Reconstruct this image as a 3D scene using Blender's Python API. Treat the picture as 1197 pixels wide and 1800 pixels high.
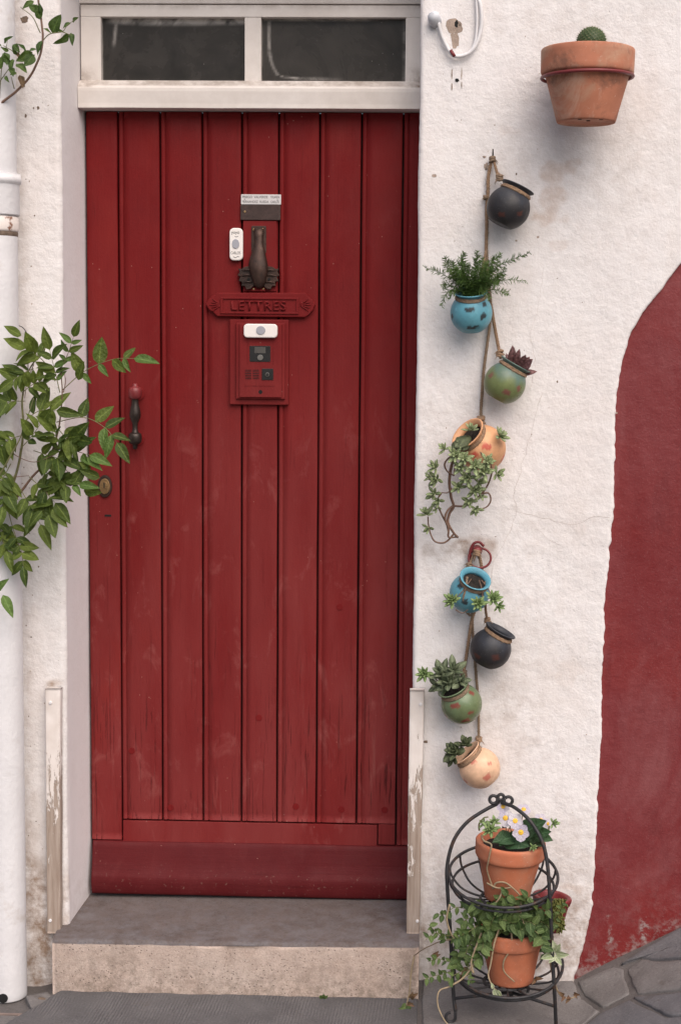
import bpy, bmesh, math, random
from mathutils import Vector, Matrix, noise as mnoise
R = math.radians
random.seed(7)
S = bpy.context.scene
for o in list(bpy.data.objects): bpy.data.objects.remove(o)
COL = S.collection

# ------------------------------------------------------------------ camera
FPX = 2834.0                                   # focal length in pixels of an 1197 x 1800 frame
CAM = Vector((0.0, -4.13, 1.668))
PITCH, YAW, ROLL, SHX = R(5.68), R(1.9), R(0.54), 66.0
CR = (Matrix.Rotation(YAW, 3, 'Z') @ Matrix.Rotation(R(90) - PITCH, 3, 'X') @ Matrix.Rotation(ROLL, 3, 'Z'))
cd = bpy.data.cameras.new('camera'); cam = bpy.data.objects.new('camera', cd); COL.objects.link(cam)
cam.matrix_world = Matrix.Translation(CAM) @ CR.to_4x4()
cd.sensor_fit = 'VERTICAL'; cd.sensor_height = 36.0; cd.sensor_width = 24.0
cd.lens = 36.0 * FPX / 1800.0
cd.shift_x = -SHX / 1800.0
cd.clip_start = 0.05; cd.clip_end = 400
S.camera = cam
S.render.resolution_x = 680; S.render.resolution_y = 1024

# ------------------------------------------------------------------ world, sun, exposure
SUN_EL, SUN_AZ = R(49), R(24)                 # azimuth from straight in front of the wall, minus = left
w = bpy.data.worlds.new('World'); S.world = w; w.use_nodes = True
wn = w.node_tree; bg = wn.nodes['Background']
sky = wn.nodes.new('ShaderNodeTexSky'); sky.sky_type = 'NISHITA'; sky.sun_disc = False
sky.sun_elevation = SUN_EL; sky.sun_rotation = R(180) - SUN_AZ
sky.air_density = 1.0; sky.dust_density = 4.0; sky.ozone_density = 0.6
wn.links.new(sky.outputs[0], bg.inputs[0]); bg.inputs[1].default_value = 0.076
sd = bpy.data.lights.new('sun', 'SUN'); sun = bpy.data.objects.new('sun', sd); COL.objects.link(sun)
sd.energy = 1.5; sd.angle = R(65); sd.color = (1.0, 0.89, 0.82)
sdir = Vector((math.sin(SUN_AZ) * math.cos(SUN_EL), -math.cos(SUN_AZ) * math.cos(SUN_EL), math.sin(SUN_EL)))
sun.rotation_euler = sdir.to_track_quat('Z', 'Y').to_euler(); sun.location = sdir * 8
vs = S.view_settings; vs.view_transform = 'Standard'; vs.look = 'None'; vs.gamma = 1; vs.exposure = 0.83
vs.use_curve_mapping = False
S.render.engine = 'CYCLES'

# ------------------------------------------------------------------ helpers
def ray(u, v):
    return CR @ Vector(((u - 598.5 - SHX) / FPX, -(v - 900.0) / FPX, -1.0))
def P(u, v, y):                                # the point at depth plane y
    d = ray(u, v); t = (y - CAM.y) / d.y
    return CAM + d * t
def PG(u, v, z=0.0):                           # the point at height z
    d = ray(u, v); t = (z - CAM.z) / d.z
    return CAM + d * t
def fbm(x, y, z=0.0, o=3):
    s = 0; a = 1; f = 1
    for _ in range(o):
        s += a * mnoise.noise((x * f, y * f, z * f + 3.7 * _)); a *= .5; f *= 2.1
    return s
def smooth(a, b, x):
    t = max(0, min(1, (x - a) / (b - a))) if a != b else float(x > a)
    return t * t * (3 - 2 * t)

PINV = {}
def root_of(o):
    while o.parent: o = o.parent
    return o
def tag(o, label, cat, group=None):
    o['label'] = label; o['category'] = cat
    if group: o['group'] = group
    return o
def thing(name, label, cat, loc, group=None):
    o = bpy.data.objects.new(name, None); COL.objects.link(o)
    o.location = loc; o.empty_display_size = .05
    PINV[o.name] = Matrix.Translation(-Vector(loc))
    return tag(o, label, cat, group)
def mesh_obj(name, verts, faces, mat, parent=None, sm=True, attrs=None, label=None):
    me = bpy.data.meshes.new(name)
    me.from_pydata([tuple(v) for v in verts], [], faces)
    if sm: me.polygons.foreach_set('use_smooth', [True] * len(me.polygons))
    if attrs:
        for k, vals in attrs.items():
            a = me.attributes.new(k, 'FLOAT', 'POINT'); a.data.foreach_set('value', vals)
    me.materials.append(mat); me.update()
    return inst(name, me, parent, label=label)
def inst(name, me, parent=None, M=None, label=None):
    o = bpy.data.objects.new(name, me); COL.objects.link(o)
    if parent is not None:
        o.parent = parent
        # parts of a top-level empty keep world coordinates; sub-parts of an untransformed part too
        if parent.parent is None and parent.name in PINV:
            o.matrix_parent_inverse = PINV[parent.name]
        else:
            o.matrix_parent_inverse = WINV.get(parent.name, Matrix())
    if M is not None: o.matrix_basis = M
    WINV[o.name] = (M.inverted() if M is not None else Matrix())
    if label: o['label'] = label
    return o
WINV = {}
def structure(o): o['kind'] = 'structure'; return o
def bm_obj(name, bm, mat, parent=None, sm=False, label=None):
    me = bpy.data.meshes.new(name)
    bmesh.ops.recalc_face_normals(bm, faces=bm.faces)
    bm.to_mesh(me); bm.free()
    if sm: me.polygons.foreach_set('use_smooth', [True] * len(me.polygons))
    me.materials.append(mat)
    return inst(name, me, parent, label=label)

class G:                                       # geometry collector
    def __init__(s): s.v = []; s.f = []
    def add(s, v, f):
        n = len(s.v); s.v += v; s.f += [tuple(i + n for i in q) for q in f]; return s
    def obj(s, name, mat, parent=None, sm=True, label=None): return mesh_obj(name, s.v, s.f, mat, parent, sm, label=label)

def catmull(pts, n=6):
    pts = [Vector(p) for p in pts]
    if len(pts) < 3: 
        return [pts[0].lerp(pts[-1], i / n) for i in range(n + 1)]
    q = [pts[0] * 2 - pts[1]] + pts + [pts[-1] * 2 - pts[-2]]; out = []
    for i in range(1, len(q) - 2):
        a, b, c, d = q[i - 1], q[i], q[i + 1], q[i + 2]
        for k in range(n):
            t = k / n
            out.append(.5 * ((2 * b) + (c - a) * t + (2 * a - 5 * b + 4 * c - d) * t * t + (3 * b - a - 3 * c + d) * t ** 3))
    out.append(pts[-1]); return out
def tube(pts, r, seg=8, closed=False, caps=True):
    pts = [Vector(p) for p in pts]; n = len(pts)
    rs = r if isinstance(r, (list, tuple)) else [r] * n
    v = []; f = []; up = None
    for i, p in enumerate(pts):
        if closed: t = pts[(i + 1) % n] - pts[i - 1]
        else: t = pts[min(i + 1, n - 1)] - pts[max(i - 1, 0)]
        if t.length < 1e-9: t = Vector((0, 0, 1))
        t.normalize()
        if up is None:
            up = Vector((0, 1, 0)) if abs(t.y) < .9 else Vector((1, 0, 0))
        a = t.cross(up)
        if a.length < 1e-6: a = t.orthogonal()
        a.normalize(); up = a.cross(t).normalized()
        for k in range(seg):
            an = 2 * math.pi * k / seg
            v.append(p + (a * math.cos(an) + up * math.sin(an)) * rs[i])
    m = n if closed else n - 1
    for i in range(m):
        j = (i + 1) % n
        for k in range(seg):
            k2 = (k + 1) % seg
            f.append((i * seg + k, i * seg + k2, j * seg + k2, j * seg + k))
    if caps and not closed:
        f.append(tuple(range(seg))[::-1]); f.append(tuple((n - 1) * seg + k for k in range(seg)))
    return v, f
def rope(pts, r, pitch=.018, strands=3, closed=False, res=.0035):
    # real twisted strands
    pts = [Vector(p) for p in pts]
    d = [0]
    src = pts + ([pts[0]] if closed else [])
    for i in range(1, len(src)): d.append(d[-1] + (src[i] - src[i - 1]).length)
    L = d[-1]; n = max(4, int(L / res)); line = []; j = 0
    for i in range(n + (0 if closed else 1)):
        s = L * i / n
        while j < len(d) - 2 and d[j + 1] < s: j += 1
        t = (s - d[j]) / max(1e-9, d[j + 1] - d[j]); line.append((src[j].lerp(src[j + 1], t), s))
    if closed: pitch = L / max(1, round(L / pitch))
    g = G(); up = None; fr = []
    for i, (p, s) in enumerate(line):
        t = (line[(i + 1) % len(line)][0] - line[i - 1][0]) if closed else (line[min(i + 1, len(line) - 1)][0] - line[max(i - 1, 0)][0])
        t.normalize()
        if up is None: up = Vector((0, 1, 0)) if abs(t.y) < .9 else Vector((1, 0, 0))
        a = t.cross(up); a.normalize(); up = a.cross(t).normalized(); fr.append((a, up))
    for k in range(strands):
        pp = []
        for (p, s), (a, u2) in zip(line, fr):
            an = 2 * math.pi * (s / pitch + k / strands)
            rr = r * .52 * (1 + .18 * mnoise.noise((s * 90, k * 3.1, 0)))
            pp.append(p + (a * math.cos(an) + u2 * math.sin(an)) * rr)
        g.add(*tube(pp, r * .56, 6, closed))
    # loose fibres
    for i in range(int(L / .012)):
        k = random.randrange(len(line)); p = line[k][0]; a, u2 = fr[k]; an = random.uniform(0, 6.28)
        dd = (a * math.cos(an) + u2 * math.sin(an)); tt = a.cross(u2) * random.uniform(-1, 1)
        g.add(*tube([p + dd * r * .8, p + dd * r * 1.5 + tt * r * .8, p + dd * r * 2.0 + tt * r * 2.2], .00035, 3))
    return g
def lathe(profile, seg=48, capt=False, capb=False):
    v = []; f = []
    for r, z in profile:
        for k in range(seg):
            a = 2 * math.pi * k / seg; v.append(Vector((r * math.cos(a), r * math.sin(a), z)))
    for i in range(len(profile) - 1):
        for k in range(seg):
            k2 = (k + 1) % seg; f.append((i * seg + k, i * seg + k2, (i + 1) * seg + k2, (i + 1) * seg + k))
    if capb: f.append(tuple(range(seg))[::-1])
    if capt: f.append(tuple((len(profile) - 1) * seg + k for k in range(seg)))
    return v, f
def boxbm(x0, x1, y0, y1, z0, z1, b=.002, seg=2, bm=None):
    own = bm or bmesh.new()
    t = bmesh.new()
    bmesh.ops.create_cube(t, size=1)
    for v in t.verts:
        v.co = Vector((x0 if v.co.x < 0 else x1, y0 if v.co.y < 0 else y1, z0 if v.co.z < 0 else z1))
    if b: bmesh.ops.bevel(t, geom=t.edges[:], offset=b, segments=seg, affect='EDGES', profile=.6)
    me = bpy.data.meshes.new('t'); t.to_mesh(me); t.free(); own.from_mesh(me); bpy.data.meshes.remove(me)
    return own
def box(name, x0, x1, y0, y1, z0, z1, mat, parent=None, b=.002, seg=2, label=None):
    return bm_obj(name, boxbm(min(x0, x1), max(x0, x1), min(y0, y1), max(y0, y1), min(z0, z1), max(z0, z1), b, seg), mat, parent, label=label)
def platebm(outline, y0, y1, b=.001, seg=2):
    # outline: (x,z) list; front at y0 (nearest the viewer), back at y1
    bm = bmesh.new()
    vs_ = [bm.verts.new((x, y1, z)) for x, z in outline]
    fc = bm.faces.new(vs_)
    r = bmesh.ops.extrude_face_region(bm, geom=[fc])
    nv = [e for e in r['geom'] if isinstance(e, bmesh.types.BMVert)]
    for v in nv: v.co.y = y0
    fe = [e for e in bm.edges if all(v in nv for v in e.verts)]
    if b: bmesh.ops.bevel(bm, geom=fe, offset=b, segments=seg, affect='EDGES', profile=.6)
    return bm
def plate(name, outline, y0, y1, mat, parent=None, b=.001, seg=2, label=None):
    return bm_obj(name, platebm(outline, y0, y1, b, seg), mat, parent, label=label)
def rrect(x0, x1, z0, z1, r, n=6):
    out = []
    for cx, cz, a0 in ((x1 - r, z1 - r, 0), (x0 + r, z1 - r, 90), (x0 + r, z0 + r, 180), (x1 - r, z0 + r, 270)):
        for i in range(n + 1):
            a = R(a0 + 90 * i / n); out.append((cx + r * math.cos(a), cz + r * math.sin(a)))
    return out
def ellipse(cx, cz, rx, rz, n=24):
    return [(cx + rx * math.cos(2 * math.pi * i / n), cz + rz * math.sin(2 * math.pi * i / n)) for i in range(n)]
def text(name, s, x0, x1, z0, z1, y, mat, parent, ext=.0004, bev=0.0, spacing=1.0, bold=0.0):
    cu = bpy.data.curves.new('t', 'FONT'); cu.body = s; cu.size = 1; cu.extrude = 0; cu.space_character = spacing; cu.offset = bold
    to = bpy.data.objects.new('t', cu); COL.objects.link(to)
    dg = bpy.context.evaluated_depsgraph_get(); dg.update()
    me = bpy.data.meshes.new_from_object(to.evaluated_get(dg)); bpy.data.objects.remove(to)
    xs = [v.co.x for v in me.vertices]; ys = [v.co.y for v in me.vertices]
    ax, bx, ay, by = min(xs), max(xs), min(ys), max(ys)
    bm = bmesh.new(); bm.from_mesh(me); bpy.data.meshes.remove(me)
    for v in bm.verts:
        v.co = Vector((x0 + (v.co.x - ax) / (bx - ax) * (x1 - x0), y, z0 + (v.co.y - ay) / (by - ay) * (z1 - z0)))
    if ext:
        r = bmesh.ops.extrude_face_region(bm, geom=bm.faces[:])
        for v in [e for e in r['geom'] if isinstance(e, bmesh.types.BMVert)]: v.co.y -= ext
    return bm_obj(name, bm, mat, parent)
def basis(pos, d, n, sx, sy, sz):
    d = Vector(d).normalized(); n = Vector(n); x = d.cross(n)
    if x.length < 1e-5: x = d.orthogonal()
    x.normalize(); z = x.cross(d).normalized()
    M = Matrix.Identity(4)
    for i in range(3):
        M[i][0] = x[i] * sx; M[i][1] = d[i] * sy; M[i][2] = z[i] * sz; M[i][3] = pos[i]
    return M
def rv(s=1): return Vector((random.uniform(-1, 1), random.uniform(-1, 1), random.uniform(-1, 1))) * s

# ------------------------------------------------------------------ materials
class N:
    def __init__(s, name):
        s.m = bpy.data.materials.new(name); s.m.use_nodes = True; s.t = s.m.node_tree
        s.b = s.t.nodes['Principled BSDF']; s.tc = s.t.nodes.new('ShaderNodeTexCoord'); s._c = s.tc.outputs['Object']
    def node(s, ty, **kw):
        n = s.t.nodes.new(ty)
        for k, v in kw.items():
            if k in n.inputs: s.set(n.inputs[k], v)
            else: setattr(n, k, v)
        return n
    def set(s, inp, v):
        if isinstance(v, bpy.types.NodeSocket): s.t.links.new(v, inp)
        else: inp.default_value = v if not (isinstance(v, tuple) and len(v) == 3 and inp.type == 'RGBA') else (*v, 1)
    def coord(s, scale=(1, 1, 1), loc=(0, 0, 0), rot=(0, 0, 0)):
        n = s.node('ShaderNodeMapping'); s.set(n.inputs[0], s._c)
        n.inputs['Scale'].default_value = scale; n.inputs['Location'].default_value = loc; n.inputs['Rotation'].default_value = rot
        return n.outputs[0]
    def noise(s, scale, detail=4, rough=.55, dist=0, c=None):
        n = s.node('ShaderNodeTexNoise', Scale=scale, Detail=detail, Roughness=rough, Distortion=dist)
        s.set(n.inputs['Vector'], c or s._c); return n.outputs[0]
    def voro(s, scale, feat='F1', c=None, rnd=1.0):
        n = s.node('ShaderNodeTexVoronoi', feature=feat, Scale=scale, Randomness=rnd); s.set(n.inputs['Vector'], c or s._c); return n.outputs[0]
    def rng(s, x, a, b, c=0., d=1.):
        n = s.node('ShaderNodeMapRange'); n.inputs[1].default_value = a; n.inputs[2].default_value = b
        n.inputs[3].default_value = c; n.inputs[4].default_value = d; s.set(n.inputs[0], x); return n.outputs[0]
    def math(s, op, a, b=0.):
        n = s.node('ShaderNodeMath', operation=op); s.set(n.inputs[0], a); s.set(n.inputs[1], b); return n.outputs[0]
    def mix(s, f, a, b, mode='MIX'):
        n = s.node('ShaderNodeMix', data_type='RGBA', blend_type=mode); s.set(n.inputs[0], f); s.set(n.inputs[6], a); s.set(n.inputs[7], b); return n.outputs[2]
    def attr(s, name):
        n = s.node('ShaderNodeAttribute', attribute_name=name); return n.outputs['Fac']
    def rand(s):
        return s.node('ShaderNodeObjectInfo').outputs['Random']
    def bump(s, h, strength=.5, dist=.002, n0=None):
        n = s.node('ShaderNodeBump', Strength=strength, Distance=dist); s.set(n.inputs['Height'], h)
        if n0: s.set(n.inputs['Normal'], n0)
        return n.outputs[0]
    def out(s, col=None, rough=None, normal=None, metal=None, spec=None, **kw):
        if col is not None: s.set(s.b.inputs['Base Color'], col)
        if rough is not None: s.set(s.b.inputs['Roughness'], rough)
        if normal is not None: s.set(s.b.inputs['Normal'], normal)
        if metal is not None: s.set(s.b.inputs['Metallic'], metal)
        if spec is not None: s.set(s.b.inputs['Specular IOR Level'], spec)
        for k, v in kw.items(): s.set(s.b.inputs[k], v)
        return s.m

def m_plaster():
    n = N('plaster')
    fine = n.noise(190, 4, .7); mid = n.noise(70, 4, .6); big = n.noise(3.0, 5, .6)
    col = n.mix(n.rng(big, .35, .7), (.80, .782, .782), (.75, .727, .725))
    col = n.mix(n.rng(n.noise(7, 5, .6, 0, n.coord((1, 1, .45))), .52, .78, 0, .45), col, (.69, .62, .58))
    pit = n.math('MULTIPLY', n.rng(n.voro(75), .10, .03), n.rng(n.noise(9, 3), .50, .62))
    dirt_tone = n.math('MULTIPLY', n.attr('dirt_tone'), n.rng(n.noise(24, 6, .7), .32, .62))
    col = n.mix(n.rng(n.noise(260, 3, .75), .60, .72, 0, .40), col, (.50, .43, .39))
    col = n.mix(n.rng(n.noise(85, 5, .7), .60, .74, 0, .35), col, (.60, .53, .49))
    col = n.mix(n.rng(n.noise(1.7, 4, .6), .52, .72, 0, .5), col, (.72, .655, .625))
    col = n.mix(dirt_tone, col, (.30, .215, .16))
    col = n.mix(n.math('MULTIPLY', n.attr('peel'), n.rng(n.noise(60, 4), .35, .6, .55, 1)), col, (.55, .455, .40))
    col = n.mix(n.math('MULTIPLY', pit, .8), col, (.22, .17, .14))
    h = n.math('ADD', n.math('MULTIPLY', fine, .5), n.math('MULTIPLY', mid, 1.0))
    h = n.math('SUBTRACT', h, n.math('MULTIPLY', pit, .8))
    return n.out(col, .9, n.bump(h, .55, .0040), spec=.2)
def m_reveal():
    n = N('smooth_limewash')
    col = n.mix(n.rng(n.noise(4, 5, .6, 0, n.coord((1, 1, .3))), .35, .7), (.80, .775, .79), (.75, .72, .73))  # faint lilac and lifted white put sky fill into the colour
    col = n.mix(n.rng(n.noise(60, 4, .7), .60, .74, 0, .3), col, (.62, .57, .56))
    col = n.mix(n.math('MULTIPLY', n.attr('dirt_tone'), n.rng(n.noise(24, 6, .7), .35, .62)), col, (.34, .26, .22))
    return n.out(col, .85, n.bump(n.noise(90, 4, .6), .4, .002), spec=.2)
def m_redwall():
    n = N('red_plaster')
    fine = n.noise(170, 5, .65); mid = n.noise(45, 4, .6)
    c = n.coord((1, 1, .16), rot=(0, R(12), 0))
    st = n.noise(7, 6, .65, .5, c)
    col = n.mix(n.rng(st, .35, .7), (.150, .011, .013), (.185, .034, .038))  # lighter slanted streaks: the wall's sheen, painted into its colour
    col = n.mix(n.rng(n.noise(3, 4), .45, .7, 0, .6), col, (.205, .016, .013))
    col = n.mix(n.rng(n.noise(3.4, 6, .7, .6, n.coord((1, 1, .55), (2, 5, 1), (0, R(-22), 0))), .50, .68, 0, .75), col, (.235, .075, .078))
    col = n.mix(n.rng(n.noise(14, 6, .7, .4, n.coord((1, 1, .3))), .56, .70, 0, .5), col, (.105, .010, .012))
    grain = n.rng(n.noise(260, 3, .7), .58, .72, 0, .28)
    col = n.mix(grain, col, (.30, .16, .16))
    w_ = n.math('MULTIPLY', n.attr('dirt_tone'), n.rng(n.noise(45, 6, .75), .47, .60))
    col = n.mix(w_, col, (.30, .25, .24))
    h = n.math('ADD', n.math('MULTIPLY', fine, .6), mid)
    return n.out(col, n.rng(st, .3, .7, .66, .5), n.bump(h, .6, .0028), spec=.35)
def m_paint_red(name='red_paint', gx=(1, 1, .06), *, base=(.158, .0068, .0075), dusty_sheen=True):
    n = N(name)
    c = n.coord(gx)
    grain = n.noise(70, 6, .65, .3, c); spot = n.noise(5, 4, .6); fleck = n.rng(n.voro(45), .07, .03)
    low = n.attr('low')
    col = n.mix(n.rng(spot, .35, .7, 0, .8), base, tuple(x * y for x, y in zip(base, (.80, .9, 1.0))))
    col = n.mix(n.rng(n.noise(230, 3, .7), .56, .72, 0, .35), col, tuple(x * .5 for x in base))
    col = n.mix(n.rng(n.noise(11, 5, .6, .6, n.coord((1, 1, .35))), .5, .75, 0, .5), col, (base[0] * 1.22, base[1] * 2.0, base[2] * 1.8))
    col = n.mix(n.math('MULTIPLY', low, n.rng(n.noise(7, 5, .6, .2, n.coord((1, 1, .25))), .3, .65, .15, .8)), col, (base[0] * 1.42, base[1] * 6.2, base[2] * 5.4))  # paler lower door: dust, plus sky reflection mixed into the colour
    col = n.mix(n.rng(n.noise(2.6, 5, .65, .5, n.coord((1, 1, .6), (7, 3, 2))), .52, .70, 0, .55), col, (base[0] * 1.30, base[1] * 2.6, base[2] * 1.9))
    col = n.mix(n.math('MULTIPLY', n.rand(), .30), col, tuple(x * y for x, y in zip(base, (.80, .85, .9))))
    col = n.mix(n.math('MULTIPLY', low, n.rng(n.noise(16, 6, .7, .6, n.coord((1, 1, .5), (1, 9, 4))), .56, .70, 0, .55)), col, (.27, .075, .07))
    drip = n.math('MULTIPLY', n.attr('crack'), n.rng(n.noise(34, 5, .65, .1, n.coord((1, 1, .09), (3, 0, 0))), .60, .70, 0, .5))
    col = n.mix(drip, col, (.30, .115, .10))
    crk = n.math('MULTIPLY', n.attr('crack'), n.rng(n.noise(170, 4, .65, .5, n.coord((1, 1, .03))), .585, .635))
    col = n.mix(n.math('MULTIPLY', crk, .75), col, (.028, .006, .006))
    col = n.mix(n.math('MULTIPLY', fleck, n.rng(n.noise(8, 2), .55, .6, 0, .8)), col, (.42, .22, .18))
    col = n.mix(n.math('MULTIPLY', n.attr('chip'), n.rng(n.noise(95, 5, .7), .62, .68)), col, (.34, .24, .19))
    col = n.mix(n.rng(grain, .60, .75, 0, .55), col, tuple(x * .45 for x in base))
    h = n.math('SUBTRACT', n.math('ADD', n.math('MULTIPLY', grain, .9), n.math('MULTIPLY', n.noise(160, 4, .6), .35)), n.math('MULTIPLY', crk, 2.))
    return n.out(col, n.rng(n.noise(14, 4), .3, .7, .52, .74), n.bump(h, .6, .0018), spec=.17)
def m_simple(name, col, rough=.6, var=.15, nscale=30, bump=.2, bd=.001, metal=0., spec=.5, dark=None, dth=(.55, .7), dsc=12):
    n = N(name)
    v = n.noise(nscale, 5, .6)
    c = n.mix(n.rng(v, .3, .7), tuple(x * (1 - var) for x in col), tuple(min(1, x * (1 + var)) for x in col))
    if dark: c = n.mix(n.rng(n.noise(dsc, 6, .65, .3), dth[0], dth[1]), c, dark)
    return n.out(c, n.rng(n.noise(nscale * .7, 3), .3, .7, rough * .85, min(1, rough * 1.15)), n.bump(n.noise(nscale * 6, 4, .6), bump, bd), metal, spec)
def m_trim():
    n = N('white_trim_paint')
    col = n.mix(n.rng(n.noise(5, 5, .6), .35, .7), (.76, .715, .68), (.69, .64, .60))
    dirt_tone = n.math('MULTIPLY', n.attr('dirt_tone'), n.rng(n.noise(28, 6, .7), .3, .62))
    col = n.mix(dirt_tone, col, (.17, .115, .08))
    return n.out(col, .5, n.bump(n.noise(60, 4, .6, 0, n.coord((.1, 1, 1))), .25, .001), spec=.4)
def m_board():
    n = N('weathered_board')
    c = n.coord((1, 1, .07)); g1 = n.noise(110, 5, .6, .3, c)
    wood = n.mix(n.rng(g1, .3, .7), (.26, .195, .155), (.42, .35, .30))
    pt = n.mix(n.rng(n.noise(20, 4), .3, .7), (.78, .73, .70), (.66, .60, .56))
    edge = n.noise(80, 7, .75, .5, n.coord((1, 1, .2)))
    f = n.rng(n.math('ADD', n.math('MULTIPLY', n.math('SUBTRACT', edge, .5), 3.4), n.attr('paint')), .47, .53)
    col = n.mix(f, wood, pt)
    h = n.math('ADD', n.math('MULTIPLY', f, 1.2), n.math('MULTIPLY', g1, .5))
    return n.out(col, .75, n.bump(h, .6, .0015), spec=.3)
def m_glass():
    n = N('dirty_window_glass')
    dust = n.noise(6, 6, .65, .6); fine = n.rng(n.voro(55), .06, .02)
    col = n.mix(n.rng(dust, .4, .75, 0, .55), (.024, .022, .020), (.085, .077, .070))
    sm = n.math('MULTIPLY', n.attr('smear'), n.rng(n.noise(22, 5, .6, 1.0), .3, .6))
    col = n.mix(sm, col, (.55, .52, .49))
    col = n.mix(n.math('MULTIPLY', fine, n.rng(n.noise(7, 2), .5, .6)), col, (.45, .42, .4))
    return n.out(col, n.rng(dust, .35, .7, .16, .38), n.bump(n.noise(3, 2), .08, .004), spec=.18)
def m_step():
    n = N('step_limestone')
    fine = n.noise(170, 5, .7); mid = n.noise(38, 6, .7, .3)
    front = n.mix(n.rng(mid, .35, .68), (.52, .415, .355), (.385, .30, .255))
    front = n.mix(n.rng(n.noise(9, 5, .6), .40, .66, 0, .7), front, (.57, .475, .42))
    pit = n.math('MULTIPLY', n.rng(n.voro(120), .22, .08), n.rng(n.noise(10, 4), .44, .54))
    front = n.mix(n.rng(n.noise(210, 4, .75), .52, .70, 0, .65), front, (.27, .205, .17))
    front = n.mix(n.rng(n.noise(150, 4, .7), .60, .72, 0, .6), front, (.66, .58, .52))
    front = n.mix(pit, front, (.11, .085, .07))
    front = n.mix(n.math('MULTIPLY', n.attr('dirt_tone'), n.rng(n.noise(60, 6, .75), .42, .62, 0, .8)), front, (.15, .125, .095))
    top = n.mix(n.rng(n.noise(12, 6, .7), .35, .68), (.105, .084, .078), (.145, .119, .112))
    top = n.mix(n.rng(n.noise(210, 4, .75), .54, .70, 0, .5), top, (.17, .145, .14))
    top = n.mix(n.rng(n.noise(170, 4, .7, 0, n.coord((1, 1, 1), (4, 1, 0))), .58, .70, 0, .6), top, (.035, .026, .026))
    top = n.mix(n.math('MULTIPLY', n.attr('edge'), n.rng(n.noise(26, 6, .75), .40, .66, 0, .75)), top, (.175, .168, .178))
    col = n.mix(n.attr('top'), front, top)
    h = n.math('SUBTRACT', fine, pit)
    return n.out(col, n.mix(n.attr('top'), (.9, .9, .9), (.72, .72, .72)), n.bump(h, .8, .0025), spec=.2)
def m_stone(name, a, b, tool=False):
    n = N(name)
    mid = n.noise(7, 6, .65, .3)
    col = n.mix(n.rng(mid, .35, .68), a, b)
    rr = n.rand()
    col = n.mix(n.math('MULTIPLY', rr, .35), col, tuple(x * .75 for x in a))
    col = n.mix(n.rng(n.noise(140, 4, .7), .55, .75, 0, .5), col, tuple(min(1, x * 1.6) for x in b))
    col = n.mix(n.rng(n.noise(16, 6, .7), .60, .72, 0, .7), col, (.10, .085, .075))
    h = n.noise(120, 5, .7)
    if tool:
        wv = n.node('ShaderNodeTexWave', wave_type='BANDS', bands_direction='X'); wv.inputs['Scale'].default_value = 38
        wv.inputs['Distortion'].default_value = 3.; wv.inputs['Detail'].default_value = 3; wv.inputs['Detail Scale'].default_value = 2.5
        n.set(wv.inputs['Vector'], n.coord((1, .35, 1), rot=(0, 0, R(6))))
        tl = n.math('MULTIPLY', wv.outputs['Fac'], n.rng(n.noise(6, 4), .4, .62))
        h = n.math('ADD', h, tl); col = n.mix(n.math('MULTIPLY', tl, .35), col, tuple(min(1, x * 1.5) for x in b))
    col = n.mix(n.rng(n.noise(190, 4, .75), .54, .68, 0, .55), col, tuple(x * .4 for x in a))
    return n.out(col, .8, n.bump(h, .8, .0025), spec=.22)
def m_leaf(name, a, b, edge=None, trans=.25, rough=.45):
    n = N(name)
    r = n.rand()
    col = n.mix(r, a, b)
    uvx = n.attr('mid')
    col = n.mix(n.rng(uvx, .86, 1.0, 0, .45), col, tuple(min(1, x * 2.2 + .02) for x in b))
    if edge: col = n.mix(n.rng(uvx, .42, .10), col, edge)
    col = n.mix(n.rng(n.noise(2.5, 4), .35, .7, 0, .4), col, tuple(x * .55 for x in a))
    m = n.out(col, rough, n.bump(n.noise(7, 3), .3, .05), spec=.3)
    if trans:
        tr = n.node('ShaderNodeBsdfTranslucent'); n.set(tr.inputs[0], n.mix(.5, col, (.16, .24, .03)))
        ms = n.node('ShaderNodeMixShader'); ms.inputs[0].default_value = trans
        out = n.t.nodes['Material Output']
        n.t.links.new(n.b.outputs[0], ms.inputs[1]); n.t.links.new(tr.outputs[0], ms.inputs[2]); n.t.links.new(ms.outputs[0], out.inputs[0])
    return m
def m_pot(name, col, mark, top=None, rough=.5):
    n = N(name)
    c = n.mix(n.rng(n.noise(40, 5, .6), .3, .7), tuple(x * .85 for x in col), tuple(min(1, x * 1.15) for x in col))
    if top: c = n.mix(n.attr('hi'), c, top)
    c = n.mix(n.rng(n.noise(90, 4, .7), .62, .74, 0, .5), c, tuple(min(1, x * 1.8 + .05) for x in col))
    c = n.mix(n.math('MULTIPLY', n.attr('mark'), n.rng(n.noise(120, 4, .6), .28, .42, .35, 1)), c, mark)
    c = n.mix(n.rng(n.noise(22, 5, .7, .4), .54, .70, 0, .45), c, tuple(x * .55 + .02 for x in col))
    c = n.mix(n.rng(n.voro(150), .10, .05, 0, .35), c, (.45, .42, .38))
    return n.out(c, n.rng(n.noise(30, 3), .3, .7, rough * .75, rough * 1.3), n.bump(n.noise(90, 4, .6), .4, .0012), spec=.4)
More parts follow.
